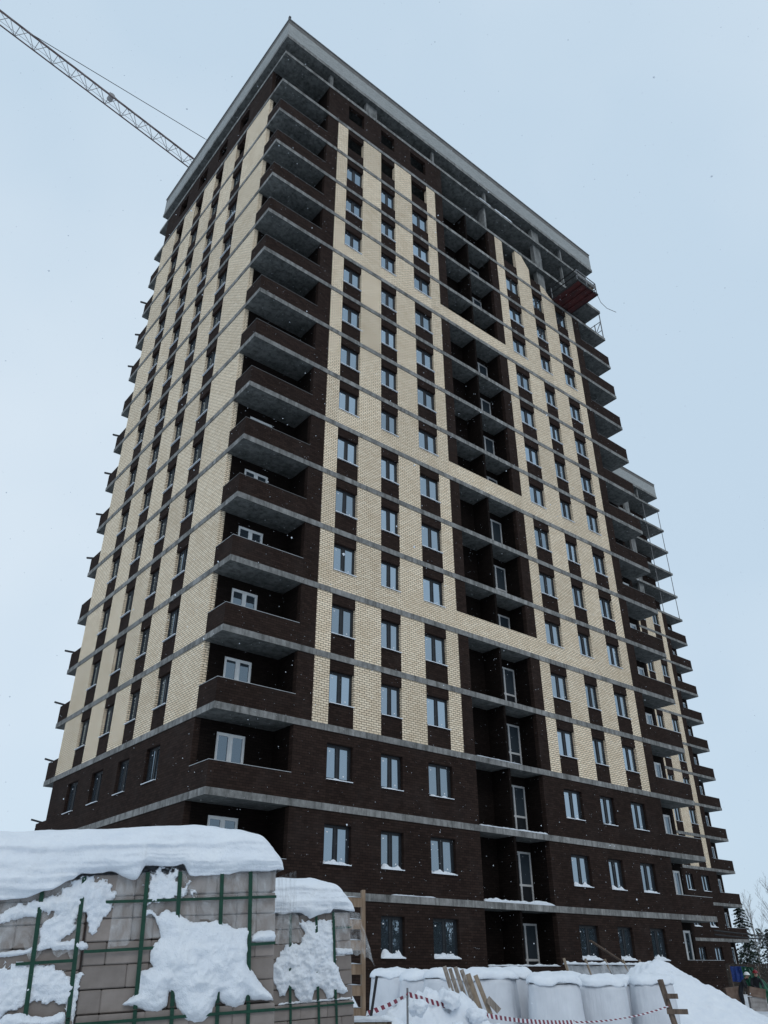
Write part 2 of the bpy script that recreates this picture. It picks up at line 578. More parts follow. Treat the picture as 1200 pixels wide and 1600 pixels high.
def tower(label, ox, oy, walls_top=17, beige_top=16, full=True):
    root = thing('apartment_tower', label, 'apartment building', (ox, oy, 0))
    B = lambda k: (k - 1) * H
    # ---- floor slabs
    for k in range(2, 19):
        z1 = B(k)
        p = 0.03
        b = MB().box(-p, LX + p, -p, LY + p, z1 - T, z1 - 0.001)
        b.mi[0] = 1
        b.build('floor_slab', [M['slab_edge'], M['soffit_shade']], root)
    # ---- plinth
    for q in ((0, LX, 0, WALL), (0, WALL, WALL, LY), (LX - WALL, LX, WALL, LY), (WALL, LX - WALL, LY - WALL, LY)):
        MB().box(*q, -2.6, -0.002).build('plinth', M['brown'], root)
    MB().box(WALL, LX - WALL, WALL, LY - WALL, -0.3, -0.004).build('ground_slab', M['concrete'], root)
    # ---- walls, storey by storey
    for k in range(1, 18):
        z0, z1 = B(k), B(k) + H - T - 0.001
        beige_floor = 4 <= k <= 16
        if k > walls_top:
            # bare frame: recessed core wall only
            MB().box(1.0, LX - NX - 0.1, NY + 0.6, NY + 0.8, z0, z1).build('core_wall', M['brown'], root)
            MB().box(LX - NX - 0.1, LX - 0.6, NY + 0.6, NY + 0.8, z0, z1).build('core_wall', M['brown'], root)
            for X in (27.9, 31.1):
                MB().tube([(X, 0.15, z0), (X, 0.15, z1)], 0.045, 6).build('shoring_post', M['grey_metal'], root)
            MB().box(24.0, 24.9, 0.3, 0.55, z0, z1).build('column', M['concrete'], root)
            continue
        def bpart(*q):
            return MB().box(*q).build('beige_brick_pier', M['beige'], root)
        def npart(name, *q):
            return MB().box(*q).build(name, M['recess_shade' if name == 'loggia_side_wall' else 'brown'], root)
        rec = 0.012 if beige_floor else 0.0
        xmax = LX - NX
        cut17 = (k == 17 and full)
        cut16 = (k == 16 and full)
        def pier(x0, x1, colour):
            if colour == 'b':
                bpart(x0, x1, 0, WALL, z0, z1)
            else:
                npart('dark_brick_pier', x0, x1, 0.006 if beige_floor else 0, WALL, z0, z1)
        spans = [(NX, 4.27, 'n')]
        prev = 4.27
        for a, c in WIN:
            spans.append((prev, a, 'b'))
            prev = c
        spans.append((prev, 12.64, 'b'))
        spans.append((12.64, LG0, 'n'))
        right = [(LX - b_, LX - a_, c_) for a_, b_, c_ in reversed(spans)]
        wins = list(WIN)
        if not cut17:
            wins += WINR
        for a, c, col in spans:
            pier(a, c, col if beige_floor else 'n')
        if not cut17 and not cut16:
            for a, c, col in right:
                pier(a, c, col if beige_floor else 'n')
        if cut16:
            pier(LG1, 18.66, 'n')
            pier(18.66, 19.45, 'b')
            # unfinished brickwork stepping down to the right
            MB().prism([(20.86, z0), (22.33, z0), (22.33, z0 + 1.75), (21.75, z1 - 0.25), (21.6, z1), (20.86, z1)], 0, WALL).build('beige_brick_pier', M['beige'], root)
            MB().prism([(23.50, z0), (24.95, z0), (24.95, z0 + 0.1), (24.4, z0 + 0.3), (24.0, z0 + 0.75), (23.50, z0 + 0.9)], 0, WALL).build('beige_brick_pier', M['beige'], root)
        for a, c in wins:
            if cut16 and a > 25:
                continue
            sill_b = beige_floor and k in BEIGE_SILL
            MB().box(a, c, rec if not sill_b else 0, WALL, z0, z0 + ZS).build('window_apron', M['beige' if sill_b else 'brown'], root)
            if not (cut16 and a > 19):
                npart('window_lintel', a, c, rec, WALL, z0 + ZT, z1)
            if k <= 15:
                put_window(root, a, 0, z0 + ZS, c - a, ZT - ZS, floor=k)
        # loggia parapet where the beige band runs across
        if beige_floor and k in BEIGE_SILL:
            # the band also covers the foot of the brown strips beside the loggia
            MB().box(LG0, LG1, 0, 0.13, z0, z0 + 0.95).build('loggia_parapet', M['beige'], root)
            for q in ((12.64, LG0), (LG1, LX - 12.64)):
                MB().box(*q, -0.004, 0.005, z0, z0 + 0.95).build('parapet_facing', M['beige'], root)
        if k == 1:
            npart('loggia_parapet', LG0, LG1, 0, 0.13, z0, z0 + 0.64)
        # left face
        prev = NY
        def lpier(y0, y1):
            if beige_floor:
                bpart(0, WALL, y0, y1, z0, z1)
            else:
                npart('dark_brick_pier', 0, WALL, y0, y1, z0, z1)
        for a, c in VWIN:
            lpier(prev, a)
            npart('window_apron', rec, WALL, a, c, z0, z0 + ZS)
            npart('window_lintel', rec, WALL, a, c, z0 + ZT, z1)
            if k <= 15 and full:
                put_window(root, 0, c, z0 + ZS, c - a, ZT - ZS, rz=R(-90), floor=k)
            prev = c
        lpier(prev, LY - NY)
        # right and rear faces
        npart('side_wall', LX - WALL, LX, NY, LY - NY, z0, z1)
        npart('rear_wall', NX, LX - NX, LY - WALL, LY, z0, z1)
        # corner balconies: recess walls
        for side in (0, 1):
            sx = (lambda x: x) if side == 0 else (lambda x: LX - x)
            def bx(mb, x0, x1, *r):
                x0, x1 = sorted((sx(x0), sx(x1)))
                return mb.box(x0, x1, *r)
            wx0, wx1, wz0, wz1 = (0.97, 2.24, 0.70, 2.36) if side == 0 else (0.33, 1.60, 0.70, 2.36)
            rw = MB()
            open_top = side == 1 and (cut17 or cut16)
            bx(rw, WALL if side == 0 else WALL, wx0, NY + 0.002, NY + WALL, z0, z1)
            bx(rw, wx1, NX + WALL, NY + 0.002, NY + WALL, z0, z1)
            bx(rw, wx0, wx1, NY + 0.002, NY + WALL, z0, z0 + wz0)
            bx(rw, wx0, wx1, NY + 0.002, NY + WALL, z0 + wz1, z1)
            rw.build('balcony_wall', M['recess_shade'], root, weld=True)
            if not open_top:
                bx(MB(), NX + 0.002, NX + WALL, WALL + 0.002, NY, z0, z1).build('balcony_side_wall', M['recess_shade'], root)
            if k <= 15:
                x0, x1 = sorted((sx(wx0), sx(wx1)))
                put_window(root, x0, NY, z0 + wz0, x1 - x0, wz1 - wz0, white=True, inset=0.06, floor=k)
            # parapets
            if (k <= 16 and side == 0) or (k <= 15 and side == 1):
                for q in ((0, NX, 0, 0.12), (0, 0.12, 0.121, NY - 0.001)):
                    pb = bx(MB(), q[0], q[1], q[2], q[3], z0, z0 + 0.92).build('balcony_parapet', M['brown'], root)
                    cp = bx(MB(), q[0] - 0.012, q[1] - 0.002, q[2] - 0.012, q[3] + 0.012, z0 + 0.921, z0 + 0.94)
                    cp.build('coping', M['light_coping'] if k <= 6 else M['coping'], pb)
            # rear corner balconies
            bx(MB(), NX + 0.002, NX + WALL, LY - NY, LY - WALL - 0.002, z0, z1).build('balcony_side_wall', M['recess_shade'], root)
            bx(MB(), WALL, NX + WALL, LY - NY - WALL, LY - NY - 0.002, z0, z1).build('balcony_wall', M['recess_shade'], root)
            if k <= 16:
                for q in ((0, NX, LY - 0.12, LY), (0, 0.12, LY - NY + 0.001, LY - 0.121)):
                    bx(MB(), q[0], q[1], q[2], q[3], z0, z0 + 0.92).build('balcony_parapet', M['brown'], root)
        # loggia
        dz, dx = 2.32, 0.82
        npart('loggia_side_wall', LG0 - 0.12, LG0 - 0.002, WALL + 0.002, 1.15, z0, z1)
        if not cut17:
            npart('loggia_side_wall', LG1 + 0.002, LG1 + 0.12, WALL + 0.002, 1.15, z0, z1)
            d0, d1 = LG0 + 0.06, LG0 + 0.06 + dx
            e0, e1 = LG1 - 0.06 - 1.5, LG1 - 0.06
            lg = MB()
            xs = (LG0 - 0.12, d0, d1, e0, e1, LG1 + 0.12)
            for i in range(5):
                if i not in (1, 3):
                    lg.box(xs[i], xs[i + 1], 1.152, 1.30, z0, z0 + dz)
                lg.box(xs[i], xs[i + 1], 1.152, 1.30, z0 + dz, z1)
            lg.build('loggia_wall', M['recess_shade'], root, weld=True)
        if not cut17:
            MB().box(15.58, 15.72, 0.05, 1.15, z0, z1).build('loggia_partition', M['recess_shade'], root)
            if k <= 15 and full:
                for a, dw in ((d0, dx), (e0, 1.5)):
                    df = MB()
                    f = 0.085
                    mid = dw - 0.75 if dw > 1 else 0.0
                    df.box(0, f, 0, 0.07, 0.02, dz)
                    df.box(dw - f, dw, 0, 0.07, 0.02, dz)
                    df.box(f, dw - f, 0, 0.07, dz - f, dz)
                    df.box(f, dw - f, 0, 0.07, 0.02, 0.02 + f)
                    df.box(f, dw - f, 0, 0.07, 0.84, 0.93)
                    if mid:
                        df.box(mid - 0.1, mid, -0.001, 0.069, 0.02 + f, dz - f)
                    d = df.build('balcony_door', M['door_frame'], root, loc=(a, 1.16, z0), weld=True)
                    MB().box(f, dw - f, 0.03, 0.05, 0.93, dz - f).build('pane', M['glass_dark'], d)
                    MB().box(f, dw - f, 0.03, 0.05, 0.02 + f, 0.84).build('lower_panel', M['frame'], d)
        # inside walls that close the view through open storeys
        if k >= 16:
            MB().box(0.6, LX - 0.6, 5.5, 5.7, z0, z1).build('inner_wall', M['concrete'], root)
        if cut17 or cut16:
            MB().box(23.72, 24.58, 0.28, 0.62, z0, z1).build('column', M['concrete'], root)
            if cut17:
                MB().box(18.05, 18.25, 0.28, 0.9, z0, z1).build('column', M['concrete'], root)
                MB().box(27.2, 27.32, 0.28, 0.5, z0, z1).build('column', M['concrete'], root)
    # ---- attic storey, roof slab and fascia
    za, zr = B(18), 52.62
    for q in ((3.62, 3.85, 0.25, 0.5), (6.7, 7.65, 0.27, 0.55), (12.75, 12.95, 0.2, 0.4), (18.25, 18.45, 0.25, 0.5), (23.72, 24.58, 0.28, 0.6), (27.2, 27.35, 0.2, 0.4),
              (0.5, 0.8, 4.5, 5.3), (0.5, 0.8, 9.5, 10.3), (0.5, 0.8, 14.0, 14.8), (30.5, 30.8, 9, 10)):
        MB().box(q[0], q[1], q[2], q[3], za, zr - 0.001).build('column', M['concrete'], root)
    MB().box(1.2, LX - 1.2, 3.2, 3.4, za, zr - 0.001).build('inner_wall', M['concrete'], root)
    MB().box(1.2, 1.4, 3.401, LY - 3, za, zr - 0.001).build('inner_wall', M['concrete'], root)
    MB().box(-0.03, LX + 0.03, -0.03, LY + 0.03, zr, zr + 0.3).build('roof_slab', [M['slab_edge'], M['soffit_shade']], root).data.polygons[0].material_index = 1
    z2, z3 = zr + 0.301, 54.68
    for q in ((0, LX, 0, 0.25), (0, 0.25, 0.251, LY - 0.251), (LX - 0.25, LX, 0.251, LY - 0.251), (0, LX, LY - 0.25, LY)):
        MB().box(*q, z2, z3 - 0.42).build('fascia', M['grey_brick'], root)
        MB().box(*q, z3 - 0.419, z3).build('fascia_band', M['band_brick'], root)
    z4 = z3 + 0.09
    for q in ((-0.05, LX + 0.05, -0.05, 0.3), (-0.05, 0.3, 0.301, LY + .05), (LX - 0.3, LX + .05, 0.301, LY + .05)):
        MB().box(*q, z3 + .001, z4).build('coping', M['coping'], root)
    return root

T1 = tower('tall dark brown and beige brick apartment tower, the nearer one filling the photo', 0, 0)
T2 = tower('farther apartment tower behind the right edge of the nearer one, upper floors bare', 37.03, 18.46, walls_top=12, full=False)

# ------------------------------------------------------------------ what is fixed to the near tower
z15 = 45.0
for a, b in (((31.26, 0.06, 45.0), (31.26, 0.06, 47.7)), ((31.26, 1.25, 45.0), (31.26, 1.25, 46.9)), ((31.26, 0.65, 45.0), (31.26, 0.65, 46.9))):
    MB().bar(a, b, 0.06).build('guard_post', M['grey_metal'], T1)
for a, b in (((31.26, 0.06, 46.85), (31.26, 1.25, 46.85)), ((31.26, 0.06, 45.9), (31.26, 1.25, 45.9)), ((31.26, 0.06, 45.05), (31.26, 0.65, 46.0)),
             ((31.26, 0.65, 45.9), (31.26, 1.25, 46.8)), ((31.26, 0.06, 46.8), (31.26, 0.65, 45.9)), ((31.26, 0.65, 45.9), (31.26, 1.25, 45.05))):
    MB().bar(a, b, 0.045).build('guard_rail', M['grey_metal'], T1)
for k in range(2, 17):
    if k in (7, 12, 16):
        continue
    z = (k - 1) * H + 0.97
    rr = random.Random(k)
    MB().bar((0.35, LY - 0.3, z - 0.02), (-0.12 - rr.random() * 0.2, LY + 0.15 + rr.random() * 0.25, z + 0.12 + rr.random() * .15), 0.11, 0.09).build('outrigger', M['black_metal'], T1)
MB().tube([(0.35, 0.9, 48.0), (0.35, 0.9, 48.95)], 0.03, 6).build('guard_post', M['grey_metal'], T1)
MB().bar((1.0, 0.25, 48.45), (2.6, 0.3, 48.35), 0.09, 0.04).build('guard_board', M['timber'], T1)
MB().bar((0.02, 0.02, 54.772), (0.02, 0.02, 55.05), 0.14).build('roof_bracket', M['black_metal'], T1)
# snow lying along ledges
strip_snow(T1, LG0 + .05, LG1 - .05, 0.0, 0.13, 0.642, 0.09, seed=1)
strip_snow(T1, LG0 + .05, LG1 - .05, -0.028, 0.25, 3.0, 0.17, seed=2)
strip_snow(T1, LG0 + .05, LG1 - .05, -0.028, 0.25, 6.0, 0.10, seed=3)
strip_snow(T1, LG0 + .05, LG1 - 1.5, -0.028, 0.2, 9.0, 0.06, seed=4)
strip_snow(T1, 17.3, 18.6, -0.03, 0.2, 51.0, 0.10, seed=6)
strip_snow(T1, 19.0, 21.0, -0.03, 0.25, 51.0, 0.20, seed=7)
strip_snow(T1, 8.3, 10.6, -0.029, -0.002, 3.0, 0.05, seed=8)

# loading platform hung on the front of the top floors
pf = thing('loading_platform', 'rust red steel loading platform jutting from the top floors under the roof corner', 'platform')
b = MB().box(24.75, 27.1, -2.53, -0.04, 45.12, 45.2)
b.build('deck', M['rust'], pf)
for x in (25.3, 25.93, 26.55):
    MB().bar((x, -2.5, 45.08), (x, -0.06, 45.08), 0.06, 0.075).build('joist', M['rust'], pf)
for a, c in (((24.75, -2.55, 45.16), (24.75, -0.04, 45.16)), ((27.1, -2.55, 45.16), (27.1, -0.04, 45.16)), ((24.72, -2.56, 45.16), (27.13, -2.56, 45.16))):
    MB().bar(a, c, 0.06, 0.14).build('edge_beam', M['black_metal'], pf)
for x, y in ((24.75, -2.5), (24.75, -0.1), (27.1, -2.5), (27.1, -1.3), (25.9, -2.5)):
    MB().bar((x, y, 45.2), (x, y, 46.35), 0.05).build('rail_post', M['grey_metal'], pf)
for h in (45.78, 46.33):
    for a, c in (((24.75, -2.6, h), (24.75, 0.3, h)), ((27.1, -2.5, h), (27.1, -1.3, h)), ((24.75, -2.5, h), (27.1, -2.5, h))):
        MB().bar(a, c, 0.06).build('rail', M['black_metal'] if a[0] < 25 and c[0] < 25 else M['grey_metal'], pf)
MB().bar((27.1, -2.5, 45.2), (27.1, -1.35, 46.3), 0.045).build('brace', M['grey_metal'], pf)
MB().tube([(27.1, -2.5, 45.3), (27.35, -2.55, 44.5), (27.8, -2.7, 44.05), (28.5, -3.0, 43.85)], 0.022, 5).build('loose_cable', M['grey_metal'], pf)
tag(MB().box(26.45, 26.95, -2.35, -1.75, 45.202, 45.72).build('yellow_crate', M['yellow']), 'yellow crate standing on the outer end of the rust red loading platform', 'crate')

# ------------------------------------------------------------------ tower crane behind the near tower
cr_ = thing('tower_crane', 'tower crane whose lattice jib reaches out over the sky at upper left', 'crane', (16.0, 20.86, 0))
cu = Vector((-0.9926, -0.1215, 0))
cs = Vector((-cu.y, cu.x, 0))
zj, jw, jh, jl = 62.0, 1.0, 0.85, 45.0
o0 = Vector((0, 0, 0))
def jp(s, lat, up):
    return o0 + cu * s + cs * lat + Vector((0, 0, zj + up))
jib_m = noisy('crane_paint', (0.07, 0.048, 0.048), (0.15, 0.11, 0.11), scale=1.2, rough=0.6, bump=0.05)
for lat, up, nm in ((-jw / 2, 0, 'jib_chord'), (jw / 2, 0, 'jib_chord'), (0, jh, 'jib_chord')):
    MB().tube([jp(0, lat, up), jp(jl, lat, up)], 0.06 if up == 0 else 0.045, 6).build(nm, jib_m, cr_)
lat_m = noisy('crane_lacing', (0.24, 0.23, 0.23), (0.38, 0.37, 0.37), scale=1.2, rough=0.6, bump=0.05)
st = 1.5
for i in range(int(jl / st)):
    s0 = i * st
    b = MB()
    for lat in (-jw / 2, jw / 2):
        b.tube([jp(s0, lat, 0), jp(s0 + st / 2, 0, jh)], 0.026, 5)
        b.tube([jp(s0 + st / 2, 0, jh), jp(s0 + st, lat, 0)], 0.026, 5)
    b.tube([jp(s0, -jw / 2, 0), jp(s0, jw / 2, 0)], 0.028, 5)
    b.tube([jp(s0, -jw / 2, 0), jp(s0 + st, jw / 2, 0)], 0.022, 5)
    k = b.build('jib_lacing', lat_m, cr_, weld=True)
    k['kind'] = 'stuff'
ap = Vector((0, 0, zj + 7.5))
MB().tube([ap, jp(29.0, 0, jh)], 0.03, 5).build('pendant_line', M['black_metal'], cr_)
MB().tube([ap, jp(-14, 0, 0.3)], 0.03, 5).build('pendant_line', M['black_metal'], cr_)
MB().tube([jp(2, 0.1, -0.42), jp(44, 0.1, -0.42)], 0.016, 5).build('hoist_rope', M['grey_metal'], cr_)
b = MB()
c0 = jp(22.3, 0.0, 0.55)
b.tube([c0 - cs * 0.28, c0 - cs * 0.2, c0 + cs * 0.2, c0 + cs * 0.28], 0.23, 12)
b.bar(c0 - cu * 0.5 + Vector((0, 0, .3)), c0 + cu * 0.2 + Vector((0, 0, .5)), 0.07)
b.build('winch_drum', lat_m, cr_)
b = MB()
for q in (-0.4, 0.4):
    b.bar(jp(36 + q, -0.6, -0.1), jp(36 + q, 0.6, -0.1), 0.1)
b.bar(jp(35.5, -0.55, -0.12), jp(36.5, -0.55, -0.12), 0.1)
b.bar(jp(35.5, 0.55, -0.12), jp(36.5, 0.55, -0.12), 0.1)
b.build('trolley', M['black_metal'], cr_)
for i in (-1, 1):
    for j in (-1, 1):
        MB().bar((i * .75, j * .75, -1.3), (i * .75, j * .75, zj + 1), 0.16).build('mast_leg', jib_m, cr_)
b = MB()
for i in range(32):
    z = -1 + i * 1.95
    for q in range(4):
        p = [(-.75, -.75), (.75, -.75), (.75, .75), (-.75, .75)]
        a_, c_ = p[q], p[(q + 1) % 4]
        b.bar((a_[0], a_[1], z), (c_[0], c_[1], z + 1.95), 0.07)
b.build('mast_lacing', lat_m, cr_)['kind'] = 'stuff'
b = MB()
for i in (-1, 1):
    for j in (-1, 1):
        b.bar((i * .6, j * .6, zj + 1), tuple(ap), 0.1)
b.build('apex', jib_m, cr_)
MB().bar(jp(0, 0, 0.1), jp(-14, 0, 0.1), 0.9, 0.4).build('counter_jib', jib_m, cr_)
MB().bar(jp(-13.5, 0, -1.2), jp(-11.5, 0, -1.2), 1.0, 2.2).build('counterweight', M['concrete'], cr_)
MB().box(-1.9, -0.85, -1.3, 0.2, zj - 2.0, zj - 0.1).build('cab', M['white_frame'], cr_)

# ------------------------------------------------------------------ ground
def gz(x, y):
    d = math.hypot(x - CAM.x, y - CAM.y)
    near = 0.10 * fbm((x * 0.35, y * 0.35, 3.0), 4) + 0.03 * fbm((x * 1.6, y * 1.6, 8.0), 3)
    return -1.12 - 0.02 * min(d, 60) * 0.1 + near * min(1, 60 / max(d, 1))
axs = []
v_ = 0.0
stp = 0.45
while v_ < 1500:
    axs.append(v_)
    if v_ > 34:
        stp *= 1.22
    v_ += stp
ax = [-a for a in reversed(axs[1:])] + axs
gxs = [a - 2 for a in ax]
gys = [a - 14 for a in ax]
gv = [(x, y, gz(x, y)) for y in gys for x in gxs]
nx_ = len(gxs)
gf = [(j * nx_ + i, j * nx_ + i + 1, (j + 1) * nx_ + i + 1, (j + 1) * nx_ + i) for j in range(len(gys) - 1) for i in range(nx_ - 1)]
me = bpy.data.meshes.new('snow_ground')
me.from_pydata(gv, [], gf)
M['ground'] = snow_mat('ground_snow', 1.2, 0.5)
me.materials.append(M['ground'])
me.polygons.foreach_set('use_smooth', [True] * len(gf))
tag(link('snow_ground', me), kind='structure')

# ------------------------------------------------------------------ stacks of blocks under snow
def bevel_box_mesh(name, lx, ly, lz, m, w_=0.006):
    bm = bmesh.new()
    bmesh.ops.create_cube(bm, size=1.0)
    for v in bm.verts:
        v.co = Vector(((v.co.x + .5) * lx, (v.co.y + .5) * ly, (v.co.z + .5) * lz))
    bmesh.ops.bevel(bm, geom=list(bm.edges), offset=w_, segments=1, affect='EDGES')
    me = bpy.data.meshes.new(name)
    bm.to_mesh(me)
    bm.free()
    me.materials.append(m)
    return me

def block_mat():
    m, n, l, p, o = mat('clay_block')
    t = n.new('ShaderNodeTexCoord')
    oi = n.new('ShaderNodeObjectInfo')
    a = n.new('ShaderNodeTexNoise')
    a.inputs['Scale'].default_value = 14
    a.inputs['Detail'].default_value = 7
    l.new(t.outputs['Object'], a.inputs['Vector'])
    r = n.new('ShaderNodeValToRGB')
    r.color_ramp.elements[0].position = 0.3
    r.color_ramp.elements[0].color = (0.205, 0.174, 0.156, 1)
    r.color_ramp.elements[1].position = 0.7
    r.color_ramp.elements[1].color = (0.258, 0.222, 0.202, 1)
    l.new(a.outputs['Fac'], r.inputs['Fac'])
    mr = n.new('ShaderNodeMapRange')
    mr.inputs['To Min'].default_value = 0.80
    mr.inputs['To Max'].default_value = 1.08
    l.new(oi.outputs['Random'], mr.inputs['Value'])
    hs = n.new('ShaderNodeHueSaturation')
    l.new(mr.outputs[0], hs.inputs['Value'])
    l.new(r.outputs['Color'], hs.inputs['Color'])
    l.new(hs.outputs[0], p.inputs['Base Color'])
    a2 = n.new('ShaderNodeTexNoise')
    a2.inputs['Scale'].default_value = 90
    a2.inputs['Detail'].default_value = 3
    l.new(t.outputs['Object'], a2.inputs['Vector'])
    b = n.new('ShaderNodeBump')
    b.inputs['Strength'].default_value = 0.25
    b.inputs['Distance'].default_value = 0.004
    l.new(a2.outputs['Fac'], b.inputs['Height'])
    l.new(b.outputs[0], p.inputs['Normal'])
    p.inputs['Roughness'].default_value = 0.85
    return m
M['block'] = block_mat()
M['block_core'] = noisy('block_core', (0.07, 0.055, 0.045), (0.11, 0.09, 0.075), scale=9, rough=0.9)
M['strap'] = noisy('green_strap', (0.004, 0.034, 0.021), (0.007, 0.052, 0.031), scale=30, rough=0.4, bump=0.15)

def film_mat():
    m, n, l, p, o = mat('plastic_film')
    p.inputs['Base Color'].default_value = (0.86, 0.88, 0.90, 1)
    p.inputs['Roughness'].default_value = 0.10
    p.inputs['Specular IOR Level'].default_value = 0.6
    tr = n.new('ShaderNodeBsdfTransparent')
    t = n.new('ShaderNodeTexCoord')
    mp = n.new('ShaderNodeMapping')
    mp.inputs['Scale'].default_value = (9, 9, 4)
    mp.inputs['Rotation'].default_value = (0.2, 0.5, 0.3)
    l.new(t.outputs['Object'], mp.inputs['Vector'])
    a = n.new('ShaderNodeTexNoise')
    a.inputs['Scale'].default_value = 1.4
    a.inputs['Detail'].default_value = 8
    a.inputs['Roughness'].default_value = 0.65
    a.inputs['Distortion'].default_value = 0.6
    l.new(mp.outputs[0], a.inputs['Vector'])
    r = n.new('ShaderNodeValToRGB')
    r.color_ramp.elements[0].position = 0.42
    r.color_ramp.elements[0].color = (0.05, 0.05, 0.05, 1)
    r.color_ramp.elements[1].position = 0.80
    r.color_ramp.elements[1].color = (0.50, 0.50, 0.50, 1)
    l.new(a.outputs['Fac'], r.inputs['Fac'])
    b = n.new('ShaderNodeBump')
    b.inputs['Strength'].default_value = 0.9
    b.inputs['Distance'].default_value = 0.03
    l.new(a.outputs['Fac'], b.inputs['Height'])
    l.new(b.outputs[0], p.inputs['Normal'])
    mx = n.new('ShaderNodeMixShader')
    l.new(r.outputs['Color'], mx.inputs[0])
    l.new(tr.outputs[0], mx.inputs[1])
    l.new(p.outputs[0], mx.inputs[2])
    l.new(mx.outputs[0], o.inputs[0])
    return m
M['film'] = film_mat()

SW, SH = 1.12, 2.2
ROW = 0.12
st_me = bevel_box_mesh('block', 0.252, 0.12, ROW - 0.004, M['block'])
hd_me = bevel_box_mesh('block', 0.122, 0.12, ROW - 0.004, M['block'])
def brick_stack(label, loc, tilt, straps, seed, side=True):
    rr = random.Random(seed)
    root = thing('brick_stack', label, 'brick stack', loc, (0, R(tilt), R(-19.9)), 'strapped stacks of blocks under snow')
    n_rows = 17
    for i in range(n_rows):
        z = SH - (i + 1) * ROW
        lower = i >= 6
        y = -0.035 if lower else 0.0
        parts = ['s', 's', 's', 'h', 'h', 'h'] if rr.random() < 0.6 else ['s', 's', 's', 's', 'h']
        if lower:
            parts = ['s', 's', 's', 's', 'h']
        rr.shuffle(parts)
        x = 0.0
        gap = (SW - (0.252 * parts.count('s') + 0.122 * parts.count('h'))) / (len(parts) - 1)
        for q in parts:
            link('block', st_me if q == 's' else hd_me, root, (x + rr.uniform(-.002, .002), y + rr.uniform(-.004, .004), z + rr.uniform(-0.001, 0.001)), (0, 0, rr.uniform(-.006, .006)))
            x += (0.252 if q == 's' else 0.122) + gap
        if side:
            yy = y + 0.125
            for q in ['s', 's', 'h', 's'] if i % 2 else ['h', 's', 's', 's']:
                ln = 0.252 if q == 's' else 0.122
                link('block', st_me if q == 's' else hd_me, root, (SW + rr.uniform(-.003, .003), yy, z), (0, 0, R(90)))
                yy += ln + 0.004
    MB().box(0.01, SW - 0.122, 0.125, 1.0, SH - n_rows * ROW, SH - 0.01).build('block_core', M['block_core'], root)
    zb = SH - n_rows * ROW
    for y in (0.0, 0.45, 0.9):
        MB().box(0, SW, y, y + 0.1, zb - 0.14, zb - 0.024).build('pallet_bearer', M['old_timber'], root)
    for k in range(5):
        MB().box(k * 0.235, k * 0.235 + 0.16, -0.03, 1.02, zb - 0.022, zb - 0.002).build('pallet_board', M['old_timber'], root)
    zl = SH - 6 * ROW
    for x, lean in straps[0]:
        b = MB()
        b.bar((x, -0.030, SH + 0.004), (x + lean, -0.030, zl + 0.012), 0.024, 0.003, up=Vector((0, 1, 0)))
        b.bar((x + lean, -0.028, zl + 0.006), (x + lean, -0.046, zl + 0.003), 0.022, 0.003)
        b.bar((x + lean, -0.047, zl), (x + lean * 1.6, -0.047, zb - 0.1), 0.022, 0.003, up=Vector((0, 1, 0)))
        b.build('strap', M['strap'], root)
    for x0, x1, z in straps[1]:
        y = -0.026 if z > zl else -0.050
        MB().bar((x0, y, z), (x1, y, z + 0.004), 0.003, 0.016).build('strap', M['strap'], root)
    return root

def in_poly(x, y, P):
    c = False
    j = len(P) - 1
    for i in range(len(P)):
        xi, yi = P[i]
        xj, yj = P[j]
        if (yi > y) != (yj > y) and x < (xj - xi) * (y - yi) / (yj - yi) + xi:
            c = not c
        j = i
    return c

def sd_poly(x, y, P):
    d = 1e9
    j = len(P) - 1
    for i in range(len(P)):
        ax_, ay_ = P[j]
        bx_, by_ = P[i]
        ex, ey = bx_ - ax_, by_ - ay_
        t_ = max(0, min(1, ((x - ax_) * ex + (y - ay_) * ey) / (ex * ex + ey * ey + 1e-9)))
        d = min(d, math.hypot(x - ax_ - ex * t_, y - ay_ - ey * t_))
        j = i
    return d if in_poly(x, y, P) else -d

